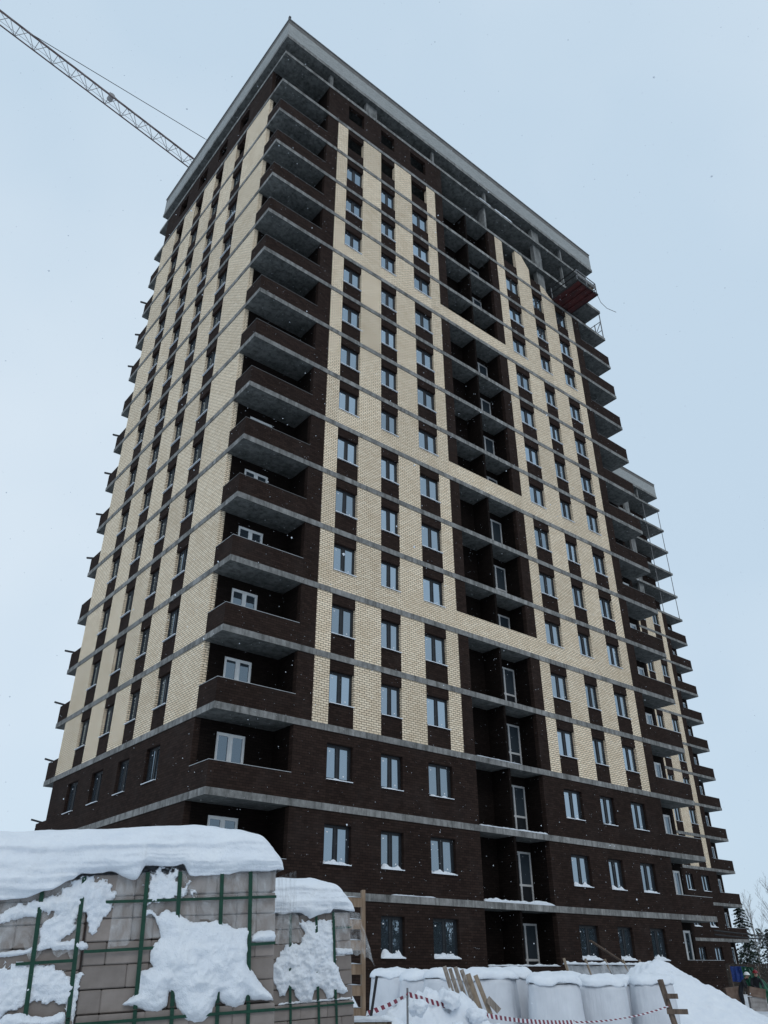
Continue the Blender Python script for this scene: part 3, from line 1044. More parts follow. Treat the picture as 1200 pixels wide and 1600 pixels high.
def snow_patch(root, P, th, seed=0, cell=0.0075, low=0.0, rag=0.010, y0=0.0, rough=1.0, soft=0.045, dx=0.0):
    """snow clinging to the face of a stack: a lumpy sheet with its own thickness"""
    P = [(a + dx, b) for a, b in P]
    xs = [p[0] for p in P]
    zs = [p[1] for p in P]
    x0, x1, z0, z1 = min(xs) - .03, max(xs) + .03, min(zs) - .03, max(zs) + .03
    nx, nz = int((x1 - x0) / cell) + 1, int((z1 - z0) / cell) + 1
    sd = {}
    V, idx, F = [], {}, []
    for i in range(nx + 1):
        for j in range(nz + 1):
            x, z = x0 + i * cell, z0 + j * cell
            up_ = 0.35 + 1.3 * max(0.0, (z - z0) / (z1 - z0))
            s_ = sd_poly(x, z, P) + up_ * (rag * fbm((x * 22, z * 22, seed), 3) + 0.6 * rag * noise.noise((x * 70, z * 70, seed)))
            sd[i, j] = s_
    def vert(i, j):
        if (i, j) in idx:
            return idx[i, j]
        x, z = x0 + i * cell, z0 + j * cell
        s_ = sd[i, j]
        if s_ <= 0:
            y = y0 + 0.006
            g_ = lambda p, q: sd.get(p, s_)
            gx = g_((i + 1, j), 0) - g_((i - 1, j), 0)
            gz_ = g_((i, j + 1), 0) - g_((i, j - 1), 0)
            gl = math.hypot(gx, gz_) + 1e-9
            mv = min(-s_, cell * 1.3)
            x += gx / gl * mv
            z += gz_ / gl * mv
        else:
            h = th * (1 - math.exp(-s_ / soft))
            h *= 1 + low * (z1 - z) / (z1 - z0)
            h *= 0.70 + 0.50 * rough * fbm((x * 9, z * 9, seed + 5), 4)
            h *= 0.45 + 0.55 * min(1.0, 1.6 * (1 - (z - z0) / (z1 - z0)) + 0.2)
            h += 0.006 * rough * fbm((x * 34, z * 34, seed + 9), 3) * min(1, s_ / .02)
            y = y0 - max(0.004, h)
        idx[i, j] = len(V)
        V.append((x, y, z))
        return idx[i, j]
    for i in range(nx):
        for j in range(nz):
            if max(sd[i, j], sd[i + 1, j], sd[i, j + 1], sd[i + 1, j + 1]) > 0:
                F.append((vert(i, j), vert(i + 1, j), vert(i + 1, j + 1), vert(i, j + 1)))
    me = bpy.data.meshes.new('clinging_snow')
    me.from_pydata(V, [], F)
    me.materials.append(M['fine_snow'])
    me.polygons.foreach_set('use_smooth', [True] * len(F))
    return link('clinging_snow', me, root)

def lerp_tab(tab, x):
    tab = sorted(tab)
    if x <= tab[0][0]:
        return tab[0][1]
    for (a, b), (c, d) in zip(tab, tab[1:]):
        if x <= c:
            t_ = (x - a) / (c - a + 1e-9)
            t_ = t_ * t_ * (3 - 2 * t_)
            return b + (d - b) * t_
    return tab[-1][1]

def crom(P, t_):
    n = len(P) - 1
    f_ = min(t_ * n, n - 1e-6)
    i = int(f_)
    u_ = f_ - i
    p0, p1, p2, p3 = P[max(i - 1, 0)], P[i], P[i + 1], P[min(i + 2, n)]
    return tuple(0.5 * (2 * b_ + (c_ - a_) * u_ + (2 * a_ - 5 * b_ + 4 * c_ - d_) * u_ ** 2 + (3 * b_ - a_ - 3 * c_ + d_) * u_ ** 3) for a_, b_, c_, d_ in zip(p0, p1, p2, p3))

def snow_cap_mesh(name, x0, x1, lip, top, depth, seed, rnd=0.14, lrnd=0.0, nx=150, nj=54, over=0.09):
    V, F = [], []
    for i in range(nx + 1):
        u_ = i / nx
        x = x0 + (x1 - x0) * u_
        e = 1.0
        if x > x1 - rnd:
            e = math.sqrt(max(0.0, 1 - ((x - x1 + rnd) / rnd) ** 2))
        if lrnd and x < x0 + lrnd:
            e = math.sqrt(max(0.0, 1 - ((x0 + lrnd - x) / lrnd) ** 2))
        L = lerp_tab(lip, x) + 0.012 * fbm((x * 7, seed, 0), 3)
        hh = max(0.012, (lerp_tab(top, x) - L) * (0.06 + 0.94 * e))
        ov = over * (0.35 + 0.65 * e) * (1 + 0.35 * fbm((x * 2.2, seed, 4), 3))
        prof = [(0.10, L + 0.035), (0.01, L + 0.012), (-ov * 0.6, L), (-ov * 0.95, L + hh * .10), (-ov * 1.05, L + hh * .28), (-ov * 0.85, L + hh * .5), (-ov * 0.45, L + hh * .73), (0.05, L + hh * .90),
                (0.22, L + hh * .985), (0.5, L + hh), (depth - 0.25, L + hh * .99), (depth + 0.02, L + hh * .7), (depth + 0.06, L + hh * .2), (depth + 0.02, L + 0.01)]
        for j in range(nj + 1):
            y, z = crom(prof, j / nj)
            w_ = min(1, j / (nj * .11)) * min(1, (nj - j) / 4)
            n1 = fbm((x * 3.1 + seed, y * 5, z * 6), 4)
            strata = fbm((x * 0.9 + seed, 2.0, z * 30), 3)
            ter = (z * 8.5 + 0.9 * fbm((x * 0.8 + seed, 5.0, z * 1.2), 3)) % 1.0
            ter = ter / 0.82 if ter < 0.82 else (1 - ter) / 0.18
            y -= w_ * (0.022 * n1 + 0.012 * strata - 0.014 * ter + 0.004 * fbm((x * 26 + seed, y * 26, z * 26), 3)) * (0.4 + e * .6)
            z += w_ * 0.012 * fbm((x * 4, y * 6, seed + 7), 3)
            V.append((x, y, z))
    for i in range(nx):
        for j in range(nj):
            a = i * (nj + 1) + j
            F.append((a, a + nj + 1, a + nj + 2, a + 1))
    for i in (0, nx):
        F.append(tuple(i * (nj + 1) + j for j in range(nj + 1)))
    me = bpy.data.meshes.new(name)
    me.from_pydata(V, [], F)
    me.materials.append(M['snow'])
    me.polygons.foreach_set('use_smooth', [True] * len(F))
    return me

def film_sheet(root, pts, n=26, m=20, amp=0.02, seed=0, bulge=0.0):
    """wrinkled sheet spanned between a top edge and a bottom edge; pts = (top polyline, bottom polyline) in x, y, z"""
    def pl(P, t_):
        f_ = t_ * (len(P) - 1)
        i = min(int(f_), len(P) - 2)
        return Vector(P[i]).lerp(Vector(P[i + 1]), f_ - i)
    V, F = [], []
    for i in range(n + 1):
        a, b_ = pl(pts[0], i / n), pl(pts[1], i / n)
        for j in range(m + 1):
            p = a.lerp(b_, j / m * (1 + 0.22 * noise.noise((i * 0.35, seed, 1.0)) + 0.10 * noise.noise((i * 0.9, seed, 4.0))))
            k_ = fbm((p.x * 9 + seed, p.z * 5, seed), 4)
            p = p + Vector((0.3 * amp * noise.noise((p.x * 12, p.z * 12, seed + 3)), -abs(amp * k_) - bulge * math.sin(math.pi * j / m) * math.sin(math.pi * i / n), 0))
            V.append(tuple(p))
    for i in range(n):
        for j in range(m):
            a = i * (m + 1) + j
            F.append((a, a + 1, a + m + 2, a + m + 1))
    me = bpy.data.meshes.new('plastic_wrap')
    me.from_pydata(V, [], F)
    me.materials.append(M['film'])
    me.polygons.foreach_set('use_smooth', [True] * len(F))
    return link('plastic_wrap', me, root)

S1 = brick_stack('middle brick stack with green straps and a big splash of snow on its front', (-10.982, -20.527, -1.184), -2.7,
                 ([(0.315, 0.0), (0.51, 0.01), (0.769, 0.01), (0.95, 0.01)], [(0.0, SW, 2.045), (0.0, 0.40, 1.79), (0.93, SW, 1.787), (0.0, SW, 1.438), (0.0, SW, 0.9), (0.0, SW, 0.4)]), 3)
_m = Matrix.Translation((-10.982, -20.527, -1.184)) @ Euler((0, R(-2.7), R(-19.9))).to_matrix().to_4x4()
_l0 = _m @ Vector((-1.135, 0.012, -0.02))
S0 = brick_stack('leftmost brick stack with straps cut by the left edge of the photo', tuple(_l0), -2.7,
                 ([(0.86, 0.012), (1.085, 0.01), (0.55, 0.01), (0.25, 0.01)], [(0.78, 1.09, 1.765), (0.0, SW, 1.44), (0.0, SW, 0.9)]), 11, side=False)
S2 = brick_stack('smaller-looking brick stack beside the ladder with torn plastic wrap and a tongue of snow', (-8.817, -18.494, -1.262), -3.2,
                 ([(0.525, 0.0), (0.775, 0.01), (0.945, 0.005)], [(0.93, SW, 2.065), (0.0, SW, 1.45), (0.0, SW, 0.9)]), 23)

P1 = [(0.456, 1.998), (0.509, 1.976), (0.609, 1.923), (0.765, 1.922), (0.811, 1.91), (0.859, 1.875), (0.957, 1.878), (0.966, 1.854), (0.953, 1.808), (0.962, 1.764), (0.948, 1.735), (0.954, 1.67), (0.989, 1.642), (1.044, 1.569), (1.098, 1.522), (1.118, 1.489), (0.98, 1.494), (0.957, 1.517), (0.936, 1.474), (0.886, 1.453), (0.835, 1.471), (0.789, 1.508), (0.784, 1.539), (0.775, 1.503), (0.757, 1.442), (0.71, 1.397), (0.647, 1.397), (0.589, 1.423), (0.55, 1.485), (0.516, 1.554), (0.497, 1.567), (0.493, 1.501), (0.448, 1.461), (0.393, 1.471), (0.343, 1.492), (0.239, 1.519), (0.321, 1.571), (0.323, 1.681), (0.399, 1.693), (0.374, 1.735), (0.371, 1.767), (0.394, 1.817), (0.427, 1.848), (0.408, 1.894), (0.364, 1.981), (0.323, 1.962), (0.313, 1.989), (0.34, 2.001), (0.402, 1.96)]
PA = [(-0.491, 2.027), (-0.356, 2.07), (-0.277, 2.095), (-0.182, 2.12), (-0.125, 2.167), (-0.065, 2.208), (0.016, 2.199), (0.109, 2.163), (0.137, 2.113), (0.136, 2.057), (0.113, 2.01), (0.073, 1.977), (0.054, 1.904), (0.036, 1.878), (0.008, 1.925), (-0.008, 1.993), (-0.048, 2.028), (-0.073, 2.001), (-0.049, 1.934), (-0.087, 1.902), (-0.145, 1.871), (-0.062, 1.875), (0.018, 1.852), (0.015, 1.82), (-0.055, 1.822), (-0.139, 1.826), (-0.256, 1.831), (-0.254, 1.863), (-0.255, 1.915), (-0.25, 1.967), (-0.184, 1.991), (-0.165, 2.004), (-0.195, 2.018), (-0.284, 2.008), (-0.35, 1.996), (-0.481, 1.968)]
PC = [(-0.7, 1.75), (-0.479, 1.74), (-0.38, 1.773), (-0.266, 1.767), (-0.14, 1.743), (-0.037, 1.694), (0.0, 1.693), (0.0, 1.617), (-0.005, 1.536), (-0.01, 1.439), (-0.026, 1.471), (-0.047, 1.521), (-0.058, 1.552), (-0.148, 1.572), (-0.254, 1.575), (-0.309, 1.548), (-0.375, 1.523), (-0.433, 1.491), (-0.7, 1.5)]
PD = [(-0.42, 1.471), (-0.363, 1.528), (-0.273, 1.528), (-0.23, 1.508), (-0.137, 1.502), (-0.06, 1.522), (-0.052, 1.461), (-0.13, 1.454), (-0.262, 1.459)]
PE = [(-0.6, 1.83), (-0.488, 1.828), (-0.323, 1.833), (-0.285, 1.845), (-0.266, 1.831), (-0.286, 1.813), (-0.385, 1.804), (-0.6, 1.796)]
PR = [(0.967, 1.827), (1.012, 1.859), (1.082, 1.863), (1.115, 1.855), (1.125, 1.826), (1.118, 1.797), (1.045, 1.797), (0.968, 1.8)]
PF = [(0.311, 2.15), (0.364, 2.211), (0.49, 2.209), (0.52, 2.119), (0.611, 2.103), (0.598, 2.069), (0.517, 2.064), (0.416, 2.039), (0.338, 2.028)]
PG = [(0.40, 1.50), (0.62, 1.49), (0.8, 1.495), (1.10, 1.50), (1.10, 1.478), (0.7, 1.47), (0.3, 1.476), (0.25, 1.49)]
snow_patch(S1, P1, 0.062, 1, low=1.0, rag=0.008, y0=-0.02, rough=0.7)
snow_patch(S1, PR, 0.05, 4, y0=-0.01, rag=0.004, soft=0.02)
snow_patch(S1, PF, 0.010, 6, y0=-0.022, rag=0.05, rough=1.4, soft=0.02)
sn = [snow_patch(S0, PA, 0.045, 2, rag=0.022, y0=-0.02, rough=1.6, dx=1.135),
      snow_patch(S0, PC, 0.028, 3, rag=0.02, y0=-0.012, rough=1.8, dx=1.135),
      snow_patch(S0, PD, 0.05, 5, rag=0.006, y0=-0.03, dx=1.135, soft=0.02),
      snow_patch(S0, PE, 0.04, 7, rag=0.006, y0=-0.01, dx=1.135, soft=0.015)]
Q2 = [(0.614, 2.121), (0.645, 2.137), (0.938, 2.143), (0.958, 2.088), (0.945, 1.999), (0.948, 1.875), (0.971, 1.769), (0.991, 1.716), (1.019, 1.637), (1.079, 1.549), (1.026, 1.527), (0.945, 1.549), (0.934, 1.5), (0.873, 1.495), (0.844, 1.572), (0.803, 1.592), (0.753, 1.57), (0.732, 1.488), (0.622, 1.487), (0.573, 1.548), (0.563, 1.59), (0.514, 1.618), (0.484, 1.554), (0.435, 1.549), (0.395, 1.642), (0.344, 1.753), (0.393, 1.835), (0.462, 1.917), (0.502, 1.958), (0.624, 1.961), (0.655, 2.048)]
snow_patch(S2, Q2, 0.055, 12, low=0.5, rag=0.016, y0=-0.015, rough=1.5)
snow_patch(S2, [(0.954, 1.905), (1.132, 1.89), (1.141, 1.842), (0.973, 1.842)], 0.05, 14, rag=0.006, soft=0.02)
snow_patch(S2, [(0.45, 1.50), (0.8, 1.505), (1.11, 1.50), (1.11, 1.478), (0.4, 1.476)], 0.05, 15, rag=0.006, soft=0.015)
# wraps
film_sheet(S1, ([(0.14, -0.010, 2.2), (0.5, -0.010, 2.21), (SW, -0.010, 2.205)], [(0.13, -0.012, 1.80), (0.45, -0.012, 1.86), (0.7, -0.012, 1.93), (0.93, -0.012, 1.83), (SW, -0.012, 1.80)]), amp=0.014, seed=2)
film_sheet(S1, ([(SW + .135, 0.0, 2.2), (SW + .135, 0.5, 2.21), (SW + .135, 1.0, 2.2)], [(SW + .14, 0.0, 1.8), (SW + .15, 0.5, 1.86), (SW + .14, 1.0, 1.8)]), amp=0.01, seed=5)
film_sheet(S0, ([(0.3, -0.016, 2.15), (0.8, -0.016, 2.17), (SW - .005, -0.016, 2.2)], [(0.3, -0.012, 1.95), (0.8, -0.012, 1.82), (SW - .005, -0.012, 1.80)]), amp=0.014, seed=8)
film_sheet(S2, ([(0.40, -0.05, 2.36), (0.51, -0.03, 2.28), (0.60, -0.02, 2.2)], [(0.36, -0.10, 1.96), (0.5, -0.12, 1.955), (0.634, -0.06, 1.975)]), amp=0.05, seed=13, bulge=0.05, n=18)
film_sheet(S2, ([(0.95, -0.016, 2.2), (SW, -0.016, 2.2), (SW + .13, 0.1, 2.19)], [(0.97, -0.03, 1.88), (SW, -0.05, 1.86), (SW + .22, 0.0, 1.76)]), amp=0.03, seed=17, n=18)

cap1 = snow_cap_mesh('snow_blanket', -2.3, 1.165,
    [(-2.3, 2.06), (-1.0, 2.05), (-0.499, 2.071), (-0.373, 2.08), (-0.248, 2.115), (-0.122, 2.164), (-0.063, 2.20), (0.103, 2.205), (0.249, 2.165), (0.298, 2.235), (0.52, 2.24), (0.575, 2.18), (0.805, 2.186), (0.958, 2.198), (1.165, 2.205)],
    [(-2.3, 2.46), (-0.58, 2.473), (-0.307, 2.48), (-0.024, 2.487), (0.27, 2.502), (0.576, 2.51), (0.863, 2.488), (1.0, 2.46), (1.165, 2.38)], 1.05, 1.0, rnd=0.17, nx=420, nj=110)
tag(link('snow_blanket', cap1, None, (-10.982, -20.527, -1.184), (0, R(-2.7), R(-19.9))), 'thick rounded blanket of snow lying across the two nearest brick stacks', 'snow cap')
cap2 = snow_cap_mesh('snow_blanket', -0.04, 1.16, [(-0.04, 2.2), (0.614, 2.215), (0.68, 2.19), (0.71, 2.165), (0.90, 2.20), (0.945, 2.235), (1.1, 2.205)],
    [(-0.04, 2.50), (0.443, 2.545), (0.75, 2.535), (1.0, 2.49), (1.16, 2.42)], 1.05, 9.0, rnd=0.26, lrnd=0.15, nx=170, nj=100)
tag(link('snow_blanket', cap2, None, (-8.817, -18.494, -1.262), (0, R(-3.2), R(-19.9))), 'rounded cap of layered snow on the brick stack beside the ladder', 'snow cap')

# ------------------------------------------------------------------ ladder, rods, barrier tape
def face_dir(loc):
    d = Vector((loc[0] - CAM.x, loc[1] - CAM.y, 0)).normalized()
    return d
ld = thing('wooden_ladder', 'tall home-made timber ladder standing in snow beside the second brick stack', 'ladder', (-5.61, -16.17, -1.2), (R(-3), 0, R(-24)))
for x in (0.0, -0.62):
    b = MB().box(x - 0.024, x + 0.024, -0.045, 0.045, 0, 2.68 if x == 0 else 2.6)
    b.build('stile', M['ladder_timber'], ld)
for z in (0.62, 0.92, 1.23, 1.48, 1.72, 2.0, 2.25, 2.52):
    MB().box(-0.67, -0.03, -0.075, -0.047, z - 0.06, z + 0.06).build('rung', M['ladder_timber'], ld)
    strip_snow(ld, -0.67, -0.05, -0.078, -0.045, z + 0.06, 0.02, 'rung_snow', z)
tag(MB().tube([(-6.175, -16.98, -1.2), (-6.155, -17.0, 0.05), (-6.11, -17.05, 0.45)], 0.018, 6).build('iron_rod', M['black_metal']), 'black iron rod leaning in the snow just right of the ladder', 'rod')
tag(MB().tube([(-5.18, -16.52, -1.2), (-5.17, -16.52, 0.31)], 0.014, 6).build('metal_pole', M['grey_metal']), 'thin grey metal pole in the snow heap holding up the striped tape', 'pole')

def tape_mat():
    m, n, l, p, o = mat('striped_tape')
    uv = n.new('ShaderNodeUVMap')
    s = n.new('ShaderNodeSeparateXYZ')
    l.new(uv.outputs[0], s.inputs[0])
    ad = n.new('ShaderNodeMath')
    ad.operation = 'MULTIPLY_ADD'
    ad.inputs[1].default_value = 0.45
    l.new(s.outputs['Y'], ad.inputs[0])
    l.new(s.outputs['X'], ad.inputs[2])
    fr = n.new('ShaderNodeMath')
    fr.operation = 'FRACT'
    l.new(ad.outputs[0], fr.inputs[0])
    gt = n.new('ShaderNodeMath')
    gt.operation = 'GREATER_THAN'
    gt.inputs[1].default_value = 0.5
    l.new(fr.outputs[0], gt.inputs[0])
    mx = n.new('ShaderNodeMix')
    mx.data_type = 'RGBA'
    mx.inputs[6].default_value = (0.75, 0.76, 0.78, 1)
    mx.inputs[7].default_value = (0.20, 0.012, 0.035, 1)
    l.new(gt.outputs[0], mx.inputs[0])
    l.new(mx.outputs[2], p.inputs['Base Color'])
    p.inputs['Roughness'].default_value = 0.4
    return m
M['tape'] = tape_mat()
def tape(root, a, b, sag, wd=0.06, per=0.11, n=60, twist=0.6):
    a, b = Vector(a), Vector(b)
    L = (b - a).length
    me = bpy.data.meshes.new('tape_span')
    V, F, U = [], [], []
    sd_ = (b - a).cross(Vector((0, 0, 1))).normalized()
    for i in range(n + 1):
        t_ = i / n
        p = a.lerp(b, t_) - Vector((0, 0, sag * 4 * t_ * (1 - t_)))
        an = 0.35 + twist * fbm((t_ * 3 + L, 0, 0), 2)
        q = (Vector((0, 0, 1)) * math.cos(an) + sd_ * math.sin(an)) * wd / 2
        V += [tuple(p - q), tuple(p + q), tuple(p + q + sd_ * .002), tuple(p - q + sd_ * .002)]
    uvl = []
    for i in range(n):
        k = i * 4
        for e in range(4):
            f_ = (k + e, k + 4 + e, k + 4 + (e + 1) % 4, k + (e + 1) % 4)
            F.append(f_)
            u0, u1 = L * i / n / per, L * (i + 1) / n / per
            v0, v1 = (0, 1) if e == 0 else ((1, 0) if e == 2 else ((1, 1) if e == 1 else (0, 0)))
            uvl += [(u0, v0), (u1, v0), (u1, v1), (u0, v1)]
    me.from_pydata(V, [], F)
    ul = me.uv_layers.new(name='UVMap')
    for d_, c_ in zip(ul.data, uvl):
        d_.uv = c_
    me.materials.append(M['tape'])
    return link('tape_span', me, root)
tp = thing('barrier_tape', 'red and white striped barrier tape strung across the snow heap', 'barrier tape')
tape(tp, (-5.93, -16.62, 0.05), (-5.17, -16.53, 0.24), 0.02, per=0.12, n=24)
tape(tp, (-5.17, -16.53, 0.24), (-1.4, -16.15, -0.20), 0.10, per=0.105, n=80)
tape(tp, (-1.4, -16.15, -0.20), (0.60, -16.58, -0.02), 0.06, wd=0.026, per=0.10, n=50)

lp = thing('propped_post', 'leaning timber post with two short cross boards beside the last white bag', 'post')
MB().bar((0.64, -16.78, -1.0), (0.70, -16.42, 0.36), 0.09, 0.05).build('board', M['old_timber'], lp)
for p_, w_ in (((0.68, -16.55, 0.12), 0.11), ((0.70, -16.61, -0.1), 0.17)):
    q = Vector((0.64, -0.77, 0)).normalized()
    MB().bar(Vector(p_) - q * w_ + Vector((0, -.05, 0)), Vector(p_) + q * w_ + Vector((0, -.05, 0)), 0.03, 0.075).build('cross_board', M['old_timber'], lp)

# ------------------------------------------------------------------ snow heaps
def heap(name, label, cat, cx, cy, rx, ry, rot, base, h, seed, prof=1.0, lump=0.12, lscale=1.6, n=64, m=96, fine=0.02, skew=(0, 0)):
    V, F = [], []
    ca, sa = math.cos(rot), math.sin(rot)
    for i in range(n + 1):
        r = i / n
        for j in range(m):
            a = 2 * math.pi * j / m
            rr_ = r * (1 + 0.10 * noise.noise((math.cos(a) * 1.5, math.sin(a) * 1.5, seed)))
            ux, uy = rr_ * math.cos(a), rr_ * math.sin(a)
            k_ = 1 - r
            x = (ux + skew[0] * k_) * rx
            y = (uy + skew[1] * k_) * ry
            X, Y = cx + x * ca - y * sa, cy + x * sa + y * ca
            f_ = (1 - r) ** prof if prof < 2 else 0.5 + 0.5 * math.cos(math.pi * r)
            f_ = f_ if r > 0.10 else f_ * (0.93 + 0.7 * r)
            rid = 1 - abs(fbm((X * lscale, Y * lscale, seed), 4))
            z = base + h * f_ + lump * min(1, 3 * (1 - r)) * (rid - 0.72) + fine * fbm((X * 7, Y * 7, seed), 3)
            V.append((X, Y, z))
    for i in range(n):
        for j in range(m):
            a, b_ = i * m + j, i * m + (j + 1) % m
            F.append((a, a + m, b_ + m, b_))
    me = bpy.data.meshes.new(name)
    me.from_pydata(V, [], F)
    me.materials.append(M['snow'])
    me.polygons.foreach_set('use_smooth', [True] * len(F))
    return tag(link(name, me), label, cat, 'heaps of shovelled snow')
heap('snow_heap', 'big cone of cleared snow right of the white bags', 'snow heap', 5.6, -13.75, 3.2, 2.6, R(-30), -1.3, 2.12, 3.0, prof=0.95, lump=0.22, lscale=1.1, fine=0.045, skew=(-0.25, 0))
heap('snow_heap', 'lumpy heap of shovelled snow behind the thin metal pole', 'snow heap', -4.6, -16.2, 2.3, 1.15, R(-12), -1.3, 1.52, 9.0, prof=3, lump=0.50, lscale=1.9, fine=0.03, skew=(0.1, 0))
heap('snow_heap', 'smooth snow bank seen through the ladder rungs', 'snow heap', -4.9, -14.1, 1.9, 1.6, R(20), -1.3, 1.85, 15.0, prof=3, lump=0.10, lscale=0.8)
heap('snow_heap', 'low snow drift at the foot of the ladder in front of the brick stack', 'snow heap', -6.6, -17.9, 1.5, 0.9, R(-20), -1.3, 1.38, 21.0, prof=3, lump=0.15, lscale=1.5)
heap('snow_heap', 'flat snow drift running along the bottom right corner', 'snow heap', 8.6, -17.0, 4.6, 2.0, R(-5), -1.3, 0.85, 31.0, prof=3, lump=0.2, lscale=0.9)
rr = random.Random(4)
for k, (x, y, z, s, lab) in enumerate([(-5.28, -16.85, 0.10, .10, 'rounded snow lump right behind the thin metal pole'), (-4.42, -16.55, 0.16, .12, 'pointed snow lump at the crest of the heap left of the planks'),
        (-4.12, -16.72, -0.02, .10, 'snow lump right below the crest of the heap'), (-4.85, -17.1, -0.13, .09, 'snow lump in front of the tape midway along the heap'),
        (-4.6, -17.25, -0.27, .10, 'lowest snow lump in front of the tape'), (-5.25, -17.2, -0.24, .09, 'snow lump right beside the foot of the thin metal pole'), (-4.0, -17.0, -0.2, .09, 'snow lump at the right end of the heap under the tape')]):
    bm = bmesh.new()
    bmesh.ops.create_icosphere(bm, subdivisions=4, radius=s)
    for v in bm.verts:
        d = v.co.normalized()
        v.co = Vector((v.co.x * 1.25, v.co.y, v.co.z * 0.9)) * (1 + 0.38 * fbm(d * 1.5 + Vector((k * 9, 0, 0)), 5))
    me = bpy.data.meshes.new('snow_lump')
    bm.to_mesh(me)
    bm.free()
    me.materials.append(M['snow'])
    me.polygons.foreach_set('use_smooth', [True] * len(me.polygons))
    tag(link('snow_lump', me, None, (x, y, z), (0, 0, rr.random() * 6)), lab, 'snow lump', 'frozen lumps of snow on the heap')

# wooden box at the bottom edge
bx_ = thing('plywood_box', 'pale plywood box with snow on its lid low by the ladder foot', 'box', (-7.52, -18.65, -1.2), (0, 0, R(-28)))
MB().box(-0.25, 0.2, 0, 0.45, 0, 1.28).build('body', M['timber'], bx_)
MB().box(0.203, 0.24, -0.012, 0.05, 0, 1.285).build('corner_batten', M['old_timber'], bx_)
strip_snow(bx_, -0.26, 0.25, -0.02, 0.46, 1.285, 0.06, 'lid_snow', 3)

# ------------------------------------------------------------------ big white bags
def bag_mat():
    m, n, l, p, o = mat('woven_bag')
    t = n.new('ShaderNodeTexCoord')
    a = n.new('ShaderNodeTexNoise')
    a.inputs['Scale'].default_value = 3
    a.inputs['Detail'].default_value = 6
    l.new(t.outputs['Object'], a.inputs['Vector'])
    r = n.new('ShaderNodeValToRGB')
    r.color_ramp.elements[0].color = (0.53, 0.55, 0.59, 1)
    r.color_ramp.elements[1].color = (0.64, 0.66, 0.70, 1)
    r.color_ramp.elements[0].position = 0.3
    r.color_ramp.elements[1].position = 0.7
    l.new(a.outputs['Fac'], r.inputs['Fac'])
    l.new(r.outputs['Color'], p.inputs['Base Color'])
    mp = n.new('ShaderNodeMapping')
    mp.inputs['Scale'].default_value = (5, 5, 0.7)
    l.new(t.outputs['Object'], mp.inputs['Vector'])
    a2 = n.new('ShaderNodeTexNoise')
    a2.inputs['Scale'].default_value = 2
    a2.inputs['Detail'].default_value = 5
    l.new(mp.outputs[0], a2.inputs['Vector'])
    b = n.new('ShaderNodeBump')
    b.inputs['Strength'].default_value = 0.55
    b.inputs['Distance'].default_value = 0.05
    l.new(a2.outputs['Fac'], b.inputs['Height'])
    l.new(b.outputs[0], p.inputs['Normal'])
    p.inputs['Roughness'].default_value = 0.6
    return m
M['bag'] = bag_mat()
def bag(label, x, y, top, rz, seed, w_=0.47, cap=0.16):
    zg = -1.12
    hh = top - cap - zg
    root = thing('bulk_bag', label, 'bulk bag', (x, y, zg), (0, 0, rz), 'big white bulk bags capped with snow')
    V, F = [], []
    n, m = 22, 48
    def ring(rad, z, ex, amp):
        for j in range(m):
            a = 2 * math.pi * j / m
            c_, s_ = math.cos(a), math.sin(a)
            k_ = (abs(c_) ** ex + abs(s_) ** ex) ** (-1 / ex)
            rr_ = rad * k_ * (1 + amp * fbm((c_ * 1.3 + seed * 5, s_ * 1.3, z * 1.2), 3))
            V.append((rr_ * c_, rr_ * s_, z + 0.02 * fbm((c_, s_, seed), 2) * (z > .3)))
    for i in range(n + 1):
        t_ = i / n
        rad = w_ * (0.965 + 0.045 * math.sin(math.pi * min(1, t_ * 1.02)) - 0.02 * t_ ** 8)
        ring(rad, hh * t_, 3.4, 0.05)
    ring(w_ * 0.75, hh + 0.01, 3.2, 0.03)
    for i in range(n + 1):
        for j in range(m):
            a, b_ = i * m + j, i * m + (j + 1) % m
            F.append((a, b_, b_ + m, a + m))
    F.append(tuple((n + 1) * m + j for j in range(m)))
    me = bpy.data.meshes.new('bag_body')
    me.from_pydata(V, [], F)
    me.materials.append(M['bag'])
    me.polygons.foreach_set('use_smooth', [True] * len(F))
    link('bag_body', me, root)
    # snow cap with a drooping ragged lip
    V, F = [], []
    n2 = 20
    for i in range(n2 + 1):
        t_ = i / n2
        for j in range(m):
            a = 2 * math.pi * j / m
            c_, s_ = math.cos(a), math.sin(a)
            k_ = (abs(c_) ** 2.8 + abs(s_) ** 2.8) ** (-1 / 2.8)
            droop = 0.0 + 0.05 * fbm((c_ * 2 + seed * 3, s_ * 2, 1.0), 3)
            if t_ < 0.15:
                q = t_ / 0.15
                rad, z = w_ * (0.97 + 0.035 * q), hh - droop * (1 - 0.3 * q)
            else:
                q = (t_ - 0.15) / 0.85
                an = q * math.pi / 2
                rad = w_ * 1.005 * math.cos(an) ** 0.5
                z = hh - droop * 0.7 * (1 - q) + (cap + 0.02) * math.sin(an) ** 0.8
            d_ = 0.07 * fbm((c_ * 1.5 + seed, s_ * 1.5, z * 3), 4)
            V.append((rad * k_ * c_ * (1 + d_), rad * k_ * s_ * (1 + d_), z + 0.04 * fbm((rad * c_ * 4 + seed, rad * s_ * 4, 2), 3)))
    for i in range(n2):
        for j in range(m):
            a, b_ = i * m + j, i * m + (j + 1) % m
            F.append((a, b_, b_ + m, a + m))
    F.append(tuple(n2 * m + j for j in range(m)))
    me = bpy.data.meshes.new('snow_cap')
    me.from_pydata(V, [], F)
    me.materials.append(M['snow'])
    me.polygons.foreach_set('use_smooth', [True] * len(F))
    link('snow_cap', me, root)
    return root
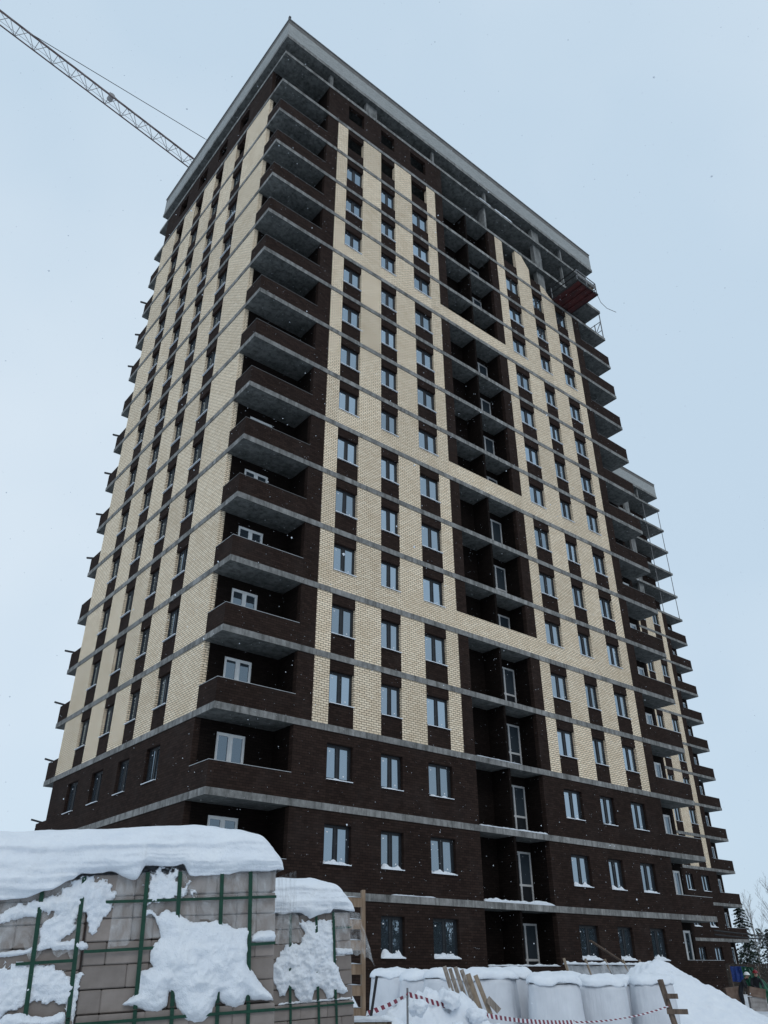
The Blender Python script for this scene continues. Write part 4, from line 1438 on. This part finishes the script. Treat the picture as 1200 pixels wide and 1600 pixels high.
for k, (lab, x, y, top, rz, w_) in enumerate([
        ('white bulk bag at the left end of the row, nearest the ladder', -0.15, -10.3, 0.53, 0.3, 0.50),
        ('white bulk bag second from the left, half hidden by the lumpy snow heap', -0.35, -11.4, 0.50, 0.7, 0.47),
        ('white bulk bag standing behind the upright planks', -0.62, -12.5, 0.52, 0.5, 0.48),
        ('wide white bulk bag just right of the upright planks', -0.95, -13.9, 0.52, 0.65, 0.52),
        ('white bulk bag mostly hidden behind the wide one right of the planks', 0.45, -13.1, 0.54, 0.2, 0.46),
        ('foremost white bulk bag in the middle of the row', -0.50, -15.05, 0.45, 0.75, 0.47),
        ('white bulk bag tucked behind the foremost one in the middle', 0.60, -14.3, 0.46, 0.4, 0.45),
        ('white bulk bag right of the foremost one, third from the right end', 0.78, -15.1, 0.41, 0.6, 0.44),
        ('white bulk bag second from the right end, its side just showing', 1.80, -14.7, 0.41, 0.3, 0.42),
        ('white bulk bag at the right end of the row, beside the leaning post', 1.95, -15.35, 0.43, 0.8, 0.42)]):
    bag(lab, x, y, top, rz, k * 1.7 + 0.3, w_)

# planks propped against the bags
for k, (a, b_, wd, lab) in enumerate([((-2.36, -14.24, .56), (-2.52, -14.80, -.30), .07, 'grey weathered plank at the left of the bundle propped on the bags'),
        ((-2.27, -14.28, .53), (-2.41, -14.82, -.30), .065, 'second plank of the propped bundle, grey with a split edge'),
        ((-2.19, -14.33, .55), (-2.31, -14.86, -.30), .07, 'third plank of the propped bundle, snow in its grain'),
        ((-2.11, -14.40, .51), (-2.19, -14.90, -.30), .07, 'fourth plank of the propped bundle, just left of the gap'),
        ((-2.02, -14.46, .45), (-2.02, -14.80, -.25), .085, 'yellowish fresh plank standing right of the gap in the bundle'),
        ((-1.92, -14.54, .43), (-1.90, -14.84, -.15), .075, 'rightmost upright plank of the propped bundle'),
        ((-1.95, -14.82, .10), (-1.82, -14.95, -.08), .10, 'short broken board lying against the foot of the planks')]):
    tag(MB().bar(a, b_, wd, 0.03, up=Vector((0.69, 0.72, 0))).build('plank', M['timber'] if k in (4, 5) else M['grey_plank']), lab, 'plank', 'planks propped against the bags')

# ------------------------------------------------------------------ sheets along the wall
M['canvas'] = noisy('grey_canvas', (0.20, 0.21, 0.22), (0.36, 0.37, 0.39), scale=2.5, rough=0.7, bump=0.4, dist=0.1)
cs_ = thing('canvas_screen', 'low grey canvas screen with snow on its top along the foot of the tower', 'screen', (12.4, -4.75, -1.08), (0, 0, math.atan2(1.95, 7.3)))
for i in range(4):
    b = MB()
    nn = 12
    for p in range(nn):
        for q in range(8):
            def vv(u_, w__):
                return (i * 1.9 + 0.04 + 1.82 * u_, 0.25 * (1 - w__) * 0 - 0.45 * (1 - w__) + 0.10 * fbm((i * 3 + u_ * 3, w__ * 2, 1), 3), 0.7 + 1.12 * w__ - 0.10 * math.sin(math.pi * u_) * w__)
            b.face((vv(p / nn, q / 8), vv((p + 1) / nn, q / 8), vv((p + 1) / nn, (q + 1) / 8), vv(p / nn, (q + 1) / 8)))
    b.build('canvas_sheet', M['canvas'], cs_, True, weld=True)
    strip_snow(cs_, i * 1.9, i * 1.9 + 1.9, -0.06, 0.08, 1.76, 0.11, 'top_snow', i)
for i in range(5):
    MB().bar((i * 1.9, -0.5, 0.0), (i * 1.9, 0.02, 1.95), 0.07).build('stake', M['timber'], cs_)
tag(MB().bar((16.9, -2.5, 1.55), (19.4, -2.9, 0.4), 0.14, 0.05).build('leaning_board', M['old_timber']), 'snowy board leaning aslant under the ground floor windows', 'board')

# ------------------------------------------------------------------ right edge: tarps, crates, workers
M['blue'] = noisy('blue_tarpaulin', (0.015, 0.04, 0.19), (0.03, 0.07, 0.28), scale=2, rough=0.5, bump=0.5, dist=0.15)
M['green'] = noisy('green_tarpaulin', (0.004, 0.05, 0.028), (0.010, 0.095, 0.05), scale=2, rough=0.5, bump=0.5, dist=0.15)
def tarp(name, label, c00, c10, c11, c01, m_, seed, amp=0.12):
    n, k = 18, 18
    V, F = [], []
    c00, c10, c11, c01 = map(Vector, (c00, c10, c11, c01))
    nrm = (c10 - c00).cross(c01 - c00).normalized()
    for i in range(n + 1):
        for j in range(k + 1):
            u_, w__ = i / n, j / k
            p = c00.lerp(c10, u_).lerp(c01.lerp(c11, u_), w__)
            p = p + nrm * (amp * fbm((u_ * 3 + seed, w__ * 1.2, seed), 3) + 0.04 * math.sin(u_ * 20 + seed))
            V.append(tuple(p))
    for i in range(n):
        for j in range(k):
            a = i * (k + 1) + j
            F.append((a, a + k + 1, a + k + 2, a + 1))
    nv = len(V)
    V += [tuple(Vector(v) + nrm * 0.006) for v in V]
    F += [tuple(nv + q for q in reversed(f_)) for f_ in F]
    me = bpy.data.meshes.new(name)
    me.from_pydata(V, [], F)
    me.materials.append(m_)
    me.polygons.foreach_set('use_smooth', [True] * len(F))
    return tag(link(name, me), label, 'tarpaulin', 'tarpaulins at the right edge')
tarp('tarpaulin', 'blue tarpaulin hung at the end of the dark wall on the right', (40.85, 5.2, -0.15), (41.1, 4.35, -0.2), (41.05, 4.3, 0.68), (40.8, 5.19, 0.69), M['blue'], 1)
tarp('tarpaulin', 'green tarpaulin hung beside the blue one', (40.4, 4.1, -0.6), (40.7, 3.2, -0.7), (40.5, 3.5, 0.62), (40.2, 4.1, 0.67), M['green'], 2)
tarp('tarpaulin', 'long green tarpaulin sloping down to the ground at the right edge', (38.0, 2.2, -1.3), (38.6, 0.6, -1.3), (39.9, 2.5, -0.25), (39.6, 3.3, 0.6), M['green'], 3, 0.2)
for a, c, lab in (((40.85, 5.25, -1.3), (40.85, 5.25, 0.75), 'timber stake at the left edge of the blue tarpaulin'), ((41.1, 4.2, -1.3), (41.1, 4.2, 0.72), 'timber stake between the blue and the green tarpaulin'), ((40.7, 3.3, -1.3), (40.7, 3.3, 0.7), 'timber stake at the right edge of the hung green tarpaulin')):
    tag(MB().bar(a, c, 0.08).build('tarp_stake', M['old_timber']), lab, 'stake', 'stakes behind the tarpaulins')
M['crate_brown'] = noisy('brown_cardboard', (0.13, 0.085, 0.065), (0.21, 0.15, 0.12), scale=4, rough=0.8)
M['crate_grey'] = noisy('grey_block', (0.25, 0.23, 0.22), (0.38, 0.36, 0.35), scale=4, rough=0.8)
def crate(label, loc, sz, rot, m_, group):
    t_ = thing('crate', label, 'crate', loc, rot, group)
    x, y, z = sz
    for i in range(3):
        MB().box(0, x, 0, 0.025, i * z / 3 + 0.005, (i + 1) * z / 3 - 0.005).build('slat', m_, t_)
    MB().box(0, x, 0.026, y, 0, z).build('crate_body', m_, t_)
    for q in (0.0, x - 0.06):
        MB().box(q, q + 0.06, -0.02, -0.001, 0, z).build('corner_batten', m_, t_)
    return t_
crate('reddish brown crate tilted on top of the pale one, in front of the workers', (28.55, -2.55, -0.58), (0.72, 0.5, 0.40), (0, R(10), R(-50)), M['crate_brown'], 'crates at the right edge')
crate('pale grey crate under the tilted brown crate', (28.6, -2.5, -1.25), (0.75, 0.6, 0.62), (0, 0, R(-52)), M['crate_grey'], 'crates at the right edge')
crate('dark brown crate leaning at the end of the big snow cone', (29.5, -0.9, -1.25), (0.75, 0.5, 0.95), (0, R(-6), R(-45)), M['crate_brown'], 'crates at the right edge')

M['coat'] = noisy('dark_work_coat', (0.012, 0.014, 0.018), (0.025, 0.027, 0.034), scale=6, rough=0.85)
M['skin'] = noisy('skin', (0.38, 0.22, 0.16), (0.46, 0.28, 0.21), scale=6, rough=0.6, bump=0.05)
M['red_helmet'] = noisy('red_helmet', (0.16, 0.012, 0.018), (0.21, 0.016, 0.022), scale=5, rough=0.35, bump=0.02)
M['white_helmet'] = noisy('white_helmet', (0.66, 0.68, 0.68), (0.76, 0.78, 0.78), scale=5, rough=0.35, bump=0.02)
def person(label, loc, rz, helmet, bend=0.25, scale=1.0):
    root = thing('person', label, 'person', loc, (0, 0, rz))
    ch = Vector((0, -0.42 * bend, 1.38 - 0.12 * bend))          # chest, facing -y
    hd = ch + Vector((0, -0.12 - 0.15 * bend, 0.30))
    P = [(0, 0, 0.95), (0, -0.12 * bend, 1.15), tuple(ch), tuple(ch + Vector((0, -.03 - .05 * bend, 0.14))), tuple(hd + Vector((0, 0, -0.06))), tuple(hd + Vector((0, 0, 0.08)))]
    Rr = [0.16, 0.15, 0.17, 0.065, 0.085, 0.09]
    E = [(0, 1), (1, 2), (2, 3), (3, 4), (4, 5)]
    def chain(start, pts, rads):
        k = start
        for p, r in zip(pts, rads):
            P.append(tuple(p))
            Rr.append(r)
            E.append((k, len(P) - 1))
            k = len(P) - 1
        return k
    for s in (-1, 1):
        chain(0, [(0.10 * s, 0, 0.86), (0.11 * s, -0.04, 0.48), (0.12 * s, 0.02 + 0.06 * s, 0.09), (0.125 * s, -0.13 + 0.06 * s, 0.045)], [0.105, 0.075, 0.06, 0.05])
        sh = ch + Vector((0.19 * s, 0, 0.06))
        el = sh + Vector((0.07 * s, -0.10, -0.25))
        wr = el + Vector((-0.08 * s, -0.22, -0.04))
        k = chain(2, [sh, el, wr, wr + Vector((-0.01 * s, -0.06, -0.01))], [0.075, 0.058, 0.045, 0.040])
        for q in range(4):
            b0 = Vector(P[k]) + Vector((0.012 * (q - 1.5), -0.035, -0.004))
            chain(k, [b0, b0 + Vector((0, -0.035, -0.015)), b0 + Vector((0, -0.045, -0.045))], [0.012, 0.010, 0.009])
        b0 = Vector(P[k]) + Vector((-0.035 * s, -0.01, 0.0))
        chain(k, [b0, b0 + Vector((-.01 * s, -0.03, -0.02))], [0.013, 0.011])
    me = bpy.data.meshes.new('body')
    me.from_pydata(P, E, [])
    ob = bpy.data.objects.new('body', me)
    C.objects.link(ob)
    md = ob.modifiers.new('skin', 'SKIN')
    sv = me.skin_vertices[0].data
    for i, r in enumerate(Rr):
        sv[i].radius = (r, r * (0.8 if i in (0, 1, 2) else 1.0))
    sv[0].use_root = True
    sb = ob.modifiers.new('sub', 'SUBSURF')
    sb.levels = 2
    bpy.context.view_layer.update()
    dg = bpy.context.evaluated_depsgraph_get()
    me2 = bpy.data.meshes.new_from_object(ob.evaluated_get(dg))
    bpy.data.objects.remove(ob)
    me2.materials.clear()
    me2.materials.append(M['coat'])
    me2.materials.append(M['skin'])
    zc = hd.z - 0.10
    for p in me2.polygons:
        p.use_smooth = True
        p.material_index = 1 if p.center.z > zc else 0
    link('body', me2, root)
    h = MB()
    n, m = 8, 20
    for i in range(n):
        for j in range(m):
            def hp(i_, j_):
                a, t_ = 2 * math.pi * j_ / m, math.pi / 2 * i_ / n
                return (hd.x + 0.125 * math.cos(a) * math.cos(t_), hd.y + 0.145 * math.sin(a) * math.cos(t_), hd.z + 0.055 + 0.135 * math.sin(t_))
            h.face((hp(i, j), hp(i, j + 1), hp(i + 1, j + 1), hp(i + 1, j)))
    for j in range(m):
        def rp(j_, r_):
            a = 2 * math.pi * j_ / m
            f_ = 1.0 + (0.45 if math.sin(a) < -0.3 else 0.12) * r_
            return (hd.x + 0.125 * math.cos(a) * f_, hd.y + 0.145 * math.sin(a) * f_, hd.z + 0.055 - 0.012 * r_)
        h.face((rp(j, 0), rp(j, 1), rp(j + 1, 1), rp(j + 1, 0)))
    h.build('helmet', helmet, root, True, weld=True)
    f_ = MB()
    f_.bar(hd + Vector((0, -0.085, 0.01)), hd + Vector((0, -0.115, -0.015)), 0.022, 0.03)
    f_.build('nose', M['skin'], root)
    e_ = MB()
    for s in (-1, 1):
        e_.box(hd.x + s * .035 - .012, hd.x + s * .035 + .012, hd.y - .092, hd.y - .082, hd.z + .022, hd.z + .036)
    e_.build('eyes', M['coat'], root)
    return root
person('worker in a dark coat and a red helmet bending over the tilted crate', (29.95, -2.2, -1.28), R(-50), M['red_helmet'], 0.7)
person('worker in a white helmet showing only above the crates left of the red helmet', (29.9, -1.35, -1.38), R(20), M['white_helmet'], 0.6)
person('worker in a white helmet cut off by the right edge of the photo', (27.15, -4.7, -1.35), R(-60), M['white_helmet'], 0.2)
tag(MB().box(29.1, 31.0, -3.9, -3.0, -1.35, -1.15).box(29.1, 31.0, -2.9, -2.75, -1.35, -1.15).build('timber_pile', M['timber'], weld=True), 'flat pile of snowy timber on the ground below the long green tarpaulin', 'timber pile')

# fence at the far right
fn = thing('board_fence', 'dark grey board fence beyond the green tarpaulin at the right edge', 'fence', (55, 14.5, -1.4), (0, 0, R(-58)))
for i in range(70):
    MB().box(i * 0.2, i * 0.2 + 0.188, random.uniform(0, .02), 0.03, 0, 2.35 + random.uniform(-.05, .05)).build('board', M['dark_timber'], fn)
for z in (0.5, 1.8):
    MB().box(0, 14, 0.031, 0.09, z, z + 0.1).build('rail', M['dark_timber'], fn)

# cables from the near tower to the right
for k, (z0, z1, sg) in enumerate(((2.35, 2.2, 0.45), (2.15, 1.9, 0.35))):
    a, b_ = Vector((31.35, 0.3, z0)), Vector((52, -8.0, z1))
    pts = [a.lerp(b_, i / 20) - Vector((0, 0, sg * 4 * i / 20 * (1 - i / 20))) for i in range(21)]
    tag(MB().tube(pts, 0.035, 5).build('power_cable', M['black_metal']), ('upper' if k == 0 else 'lower') + ' black cable sagging from the near tower to the right edge', 'cable', 'cables slung from the near tower')

# ------------------------------------------------------------------ trees
M['bark'] = noisy('birch_bark', (0.20, 0.19, 0.185), (0.40, 0.39, 0.38), scale=3, rough=0.9)
M['needles'] = noisy('spruce_needles', (0.012, 0.022, 0.016), (0.03, 0.045, 0.032), scale=3, rough=0.9)
def bare_tree(label, loc, h, seed):
    rr = random.Random(seed)
    root = thing('birch_tree', label, 'tree', loc, (0, 0, rr.random() * 6), 'bare birches at the right edge')
    tr, cr2 = MB(), MB()
    def grow(p, d, ln, r, depth, mb):
        pts = [p]
        q, dd = Vector(p), Vector(d)
        for _ in range(4):
            dd = (dd + Vector((rr.uniform(-.14, .14), rr.uniform(-.14, .14), rr.uniform(-0.02, .12)))).normalized()
            q = q + dd * ln / 4
            pts.append(q.copy())
        mb.tube(pts, r, 5 if depth < 2 else 3, r2=r * 0.45)
        if depth >= 4:
            return
        n = (10, 5, 4, 4)[depth]
        for k in range(n):
            t_ = 0.28 + 0.7 * (k + rr.random()) / n
            i = min(3, int(t_ * 4))
            b0 = pts[i].lerp(pts[i + 1], t_ * 4 - i)
            a = rr.uniform(0, 2 * math.pi)
            side = Vector((math.cos(a), math.sin(a), 0))
            nd = (dd * 0.75 + side * rr.uniform(.45, .8) + Vector((0, 0, .25))).normalized()
            grow(b0, nd, ln * rr.uniform(.34, .5) * (1.1 - .4 * t_ if depth == 0 else 1), max(r * 0.42, 0.007), depth + 1, cr2)
    grow(Vector((0, 0, 0)), Vector((0, 0, 1)), h, 0.014 * h, 0, tr)
    tr.build('trunk', M['bark'], root)
    cr2.build('crown', M['bark'], root)
    return root
bare_tree('tallest bare birch at the right edge above the dark spruce', (86.8, 25.6, -1.5), 9.2, 5)
bare_tree('bare birch at the frame edge, right of the tallest one', (88.5, 22.5, -1.5), 9.0, 9)
bare_tree('thin bare birch close behind the dark spruce', (84.5, 26.5, -1.5), 7.5, 14)

def spruce(label, loc, h, rad, seed, snow=0.16, group='snowy spruces at the right edge'):
    rr = random.Random(seed)
    root = thing('spruce_tree', label, 'tree', loc, (0, 0, 0), group)
    MB().tube([(0, 0, 0), (0, 0, h * .97)], 0.12, 6, r2=0.02).build('trunk', M['bark'], root)
    b = MB()
    nl = int(h * 3.2)
    for i in range(nl):
        t_ = i / nl
        z = h * (0.08 + 0.92 * t_)
        L = rad * (1 - t_) ** 0.8 + 0.12
        for k in range(9):
            a = rr.uniform(0, 6.28)
            ll = L * rr.uniform(.6, 1.15)
            d = Vector((math.cos(a), math.sin(a), -0.28))
            for q in range(9):
                f_ = (q + rr.random()) / 9
                c_ = Vector((0, 0, z)) + d * ll * f_ + Vector((0, 0, -.05 * f_))
                sz = rr.uniform(.14, .30) * (1.15 - .5 * f_)
                u_ = Vector((rr.uniform(-1, 1), rr.uniform(-1, 1), rr.uniform(-.5, .3))).normalized() * sz
                w__ = d.normalized().cross(u_).normalized() * sz * .6
                b.face((c_ - u_ * .2 - w__, c_ + u_, c_ - u_ * .2 + w__), 1 if rr.random() < snow else 0)
    b.build('crown', [M['needles'], M['fine_snow']], root)
    return root
spruce('dark spruce dusted with snow just past the corner of the farther tower', (78.8, 24.6, -1.5), 9.3, 2.3, 3)
spruce('lower snowy spruce left of the bare birches', (81.0, 23.0, -1.5), 6.0, 2.2, 8, 0.22)
spruce('small snowy spruce low at the right edge under the birches', (83.0, 21.0, -1.5), 4.6, 2.3, 12, 0.28)
b = MB()
rr = random.Random(2)
for i in range(70):
    x0_, y0_ = 60 + rr.uniform(0, 90), rr.uniform(-25, 60)
    if x0_ < 95:
        x0_ += 45
    hh = rr.uniform(4, 8)
    for q in range(70):
        a, t_ = rr.uniform(0, 6.28), rr.random()
        r_ = (1 - t_) * 2.2 * rr.random() ** .5
        c_ = Vector((x0_ + r_ * math.cos(a), y0_ + r_ * math.sin(a), -1.5 + hh * t_))
        u_ = Vector((rr.uniform(-1, 1), rr.uniform(-1, 1), rr.uniform(-1, 1))) * .7
        w__ = Vector((rr.uniform(-1, 1), rr.uniform(-1, 1), rr.uniform(-1, 1))) * .5
        b.face((c_ - u_, c_ + w__, c_ + u_), 1 if rr.random() < .2 else 0)
tag(b.build('far_wood', [M['needles'], M['fine_snow']]), 'dark far wood dusted with snow along the right horizon', 'wood', kind='stuff')
# wood across the road, behind the camera: the ground floor panes mirror it
b = MB()
for i in range(520):
    x0_, y0_ = rr.uniform(-30, 190), -62 - rr.uniform(0, 20)
    hh = rr.uniform(7, 11)
    for q in range(85):
        a, t_ = rr.uniform(0, 6.28), rr.random()
        r_ = (1 - t_) * 2.0 * rr.random() ** .5
        c_ = Vector((x0_ + r_ * math.cos(a), y0_ + r_ * math.sin(a), -1.5 + hh * t_))
        u_ = Vector((rr.uniform(-1, 1), rr.uniform(-1, 1), rr.uniform(-1, 1))) * 1.0
        w__ = Vector((rr.uniform(-1, 1), rr.uniform(-1, 1), rr.uniform(-1, 1))) * .6
        b.face((c_ - u_, c_ + w__, c_ + u_), 1 if rr.random() < .05 else 0)
tag(b.build('roadside_wood', [M['needles'], M['fine_snow']]), 'dark roadside wood mirrored in the ground floor windows', 'wood', kind='stuff')

# ------------------------------------------------------------------ falling snow
b = MB()
rr = random.Random(12)
for i in range(20000):
    x, y, z = rr.uniform(-17, 24), rr.uniform(-24.8, -0.6), rr.uniform(-0.8, 46)
    if (Vector((x, y, z)) - CAM).length < 2.2:
        continue
    r_ = rr.uniform(0.003, 0.0075) * (rr.uniform(1.4, 2.3) if rr.random() < .06 else 1)
    c_ = Vector((x, y, z))
    o6 = [c_ + Vector(q) * r_ * rr.uniform(.7, 1.3) for q in ((1, 0, 0), (0, 1, 0), (-1, 0, 0), (0, -1, 0), (0, 0, 1), (0, 0, -1))]
    k = len(b.v)
    b.v += [tuple(q) for q in o6]
    for q in range(4):
        b.f += [(k + q, k + (q + 1) % 4, k + 4), (k + (q + 1) % 4, k + q, k + 5)]
        b.mi += [0, 0]
tag(b.build('falling_snow', M['fine_snow']), 'sparse snowflakes falling in front of the tower', 'snowfall', kind='stuff')
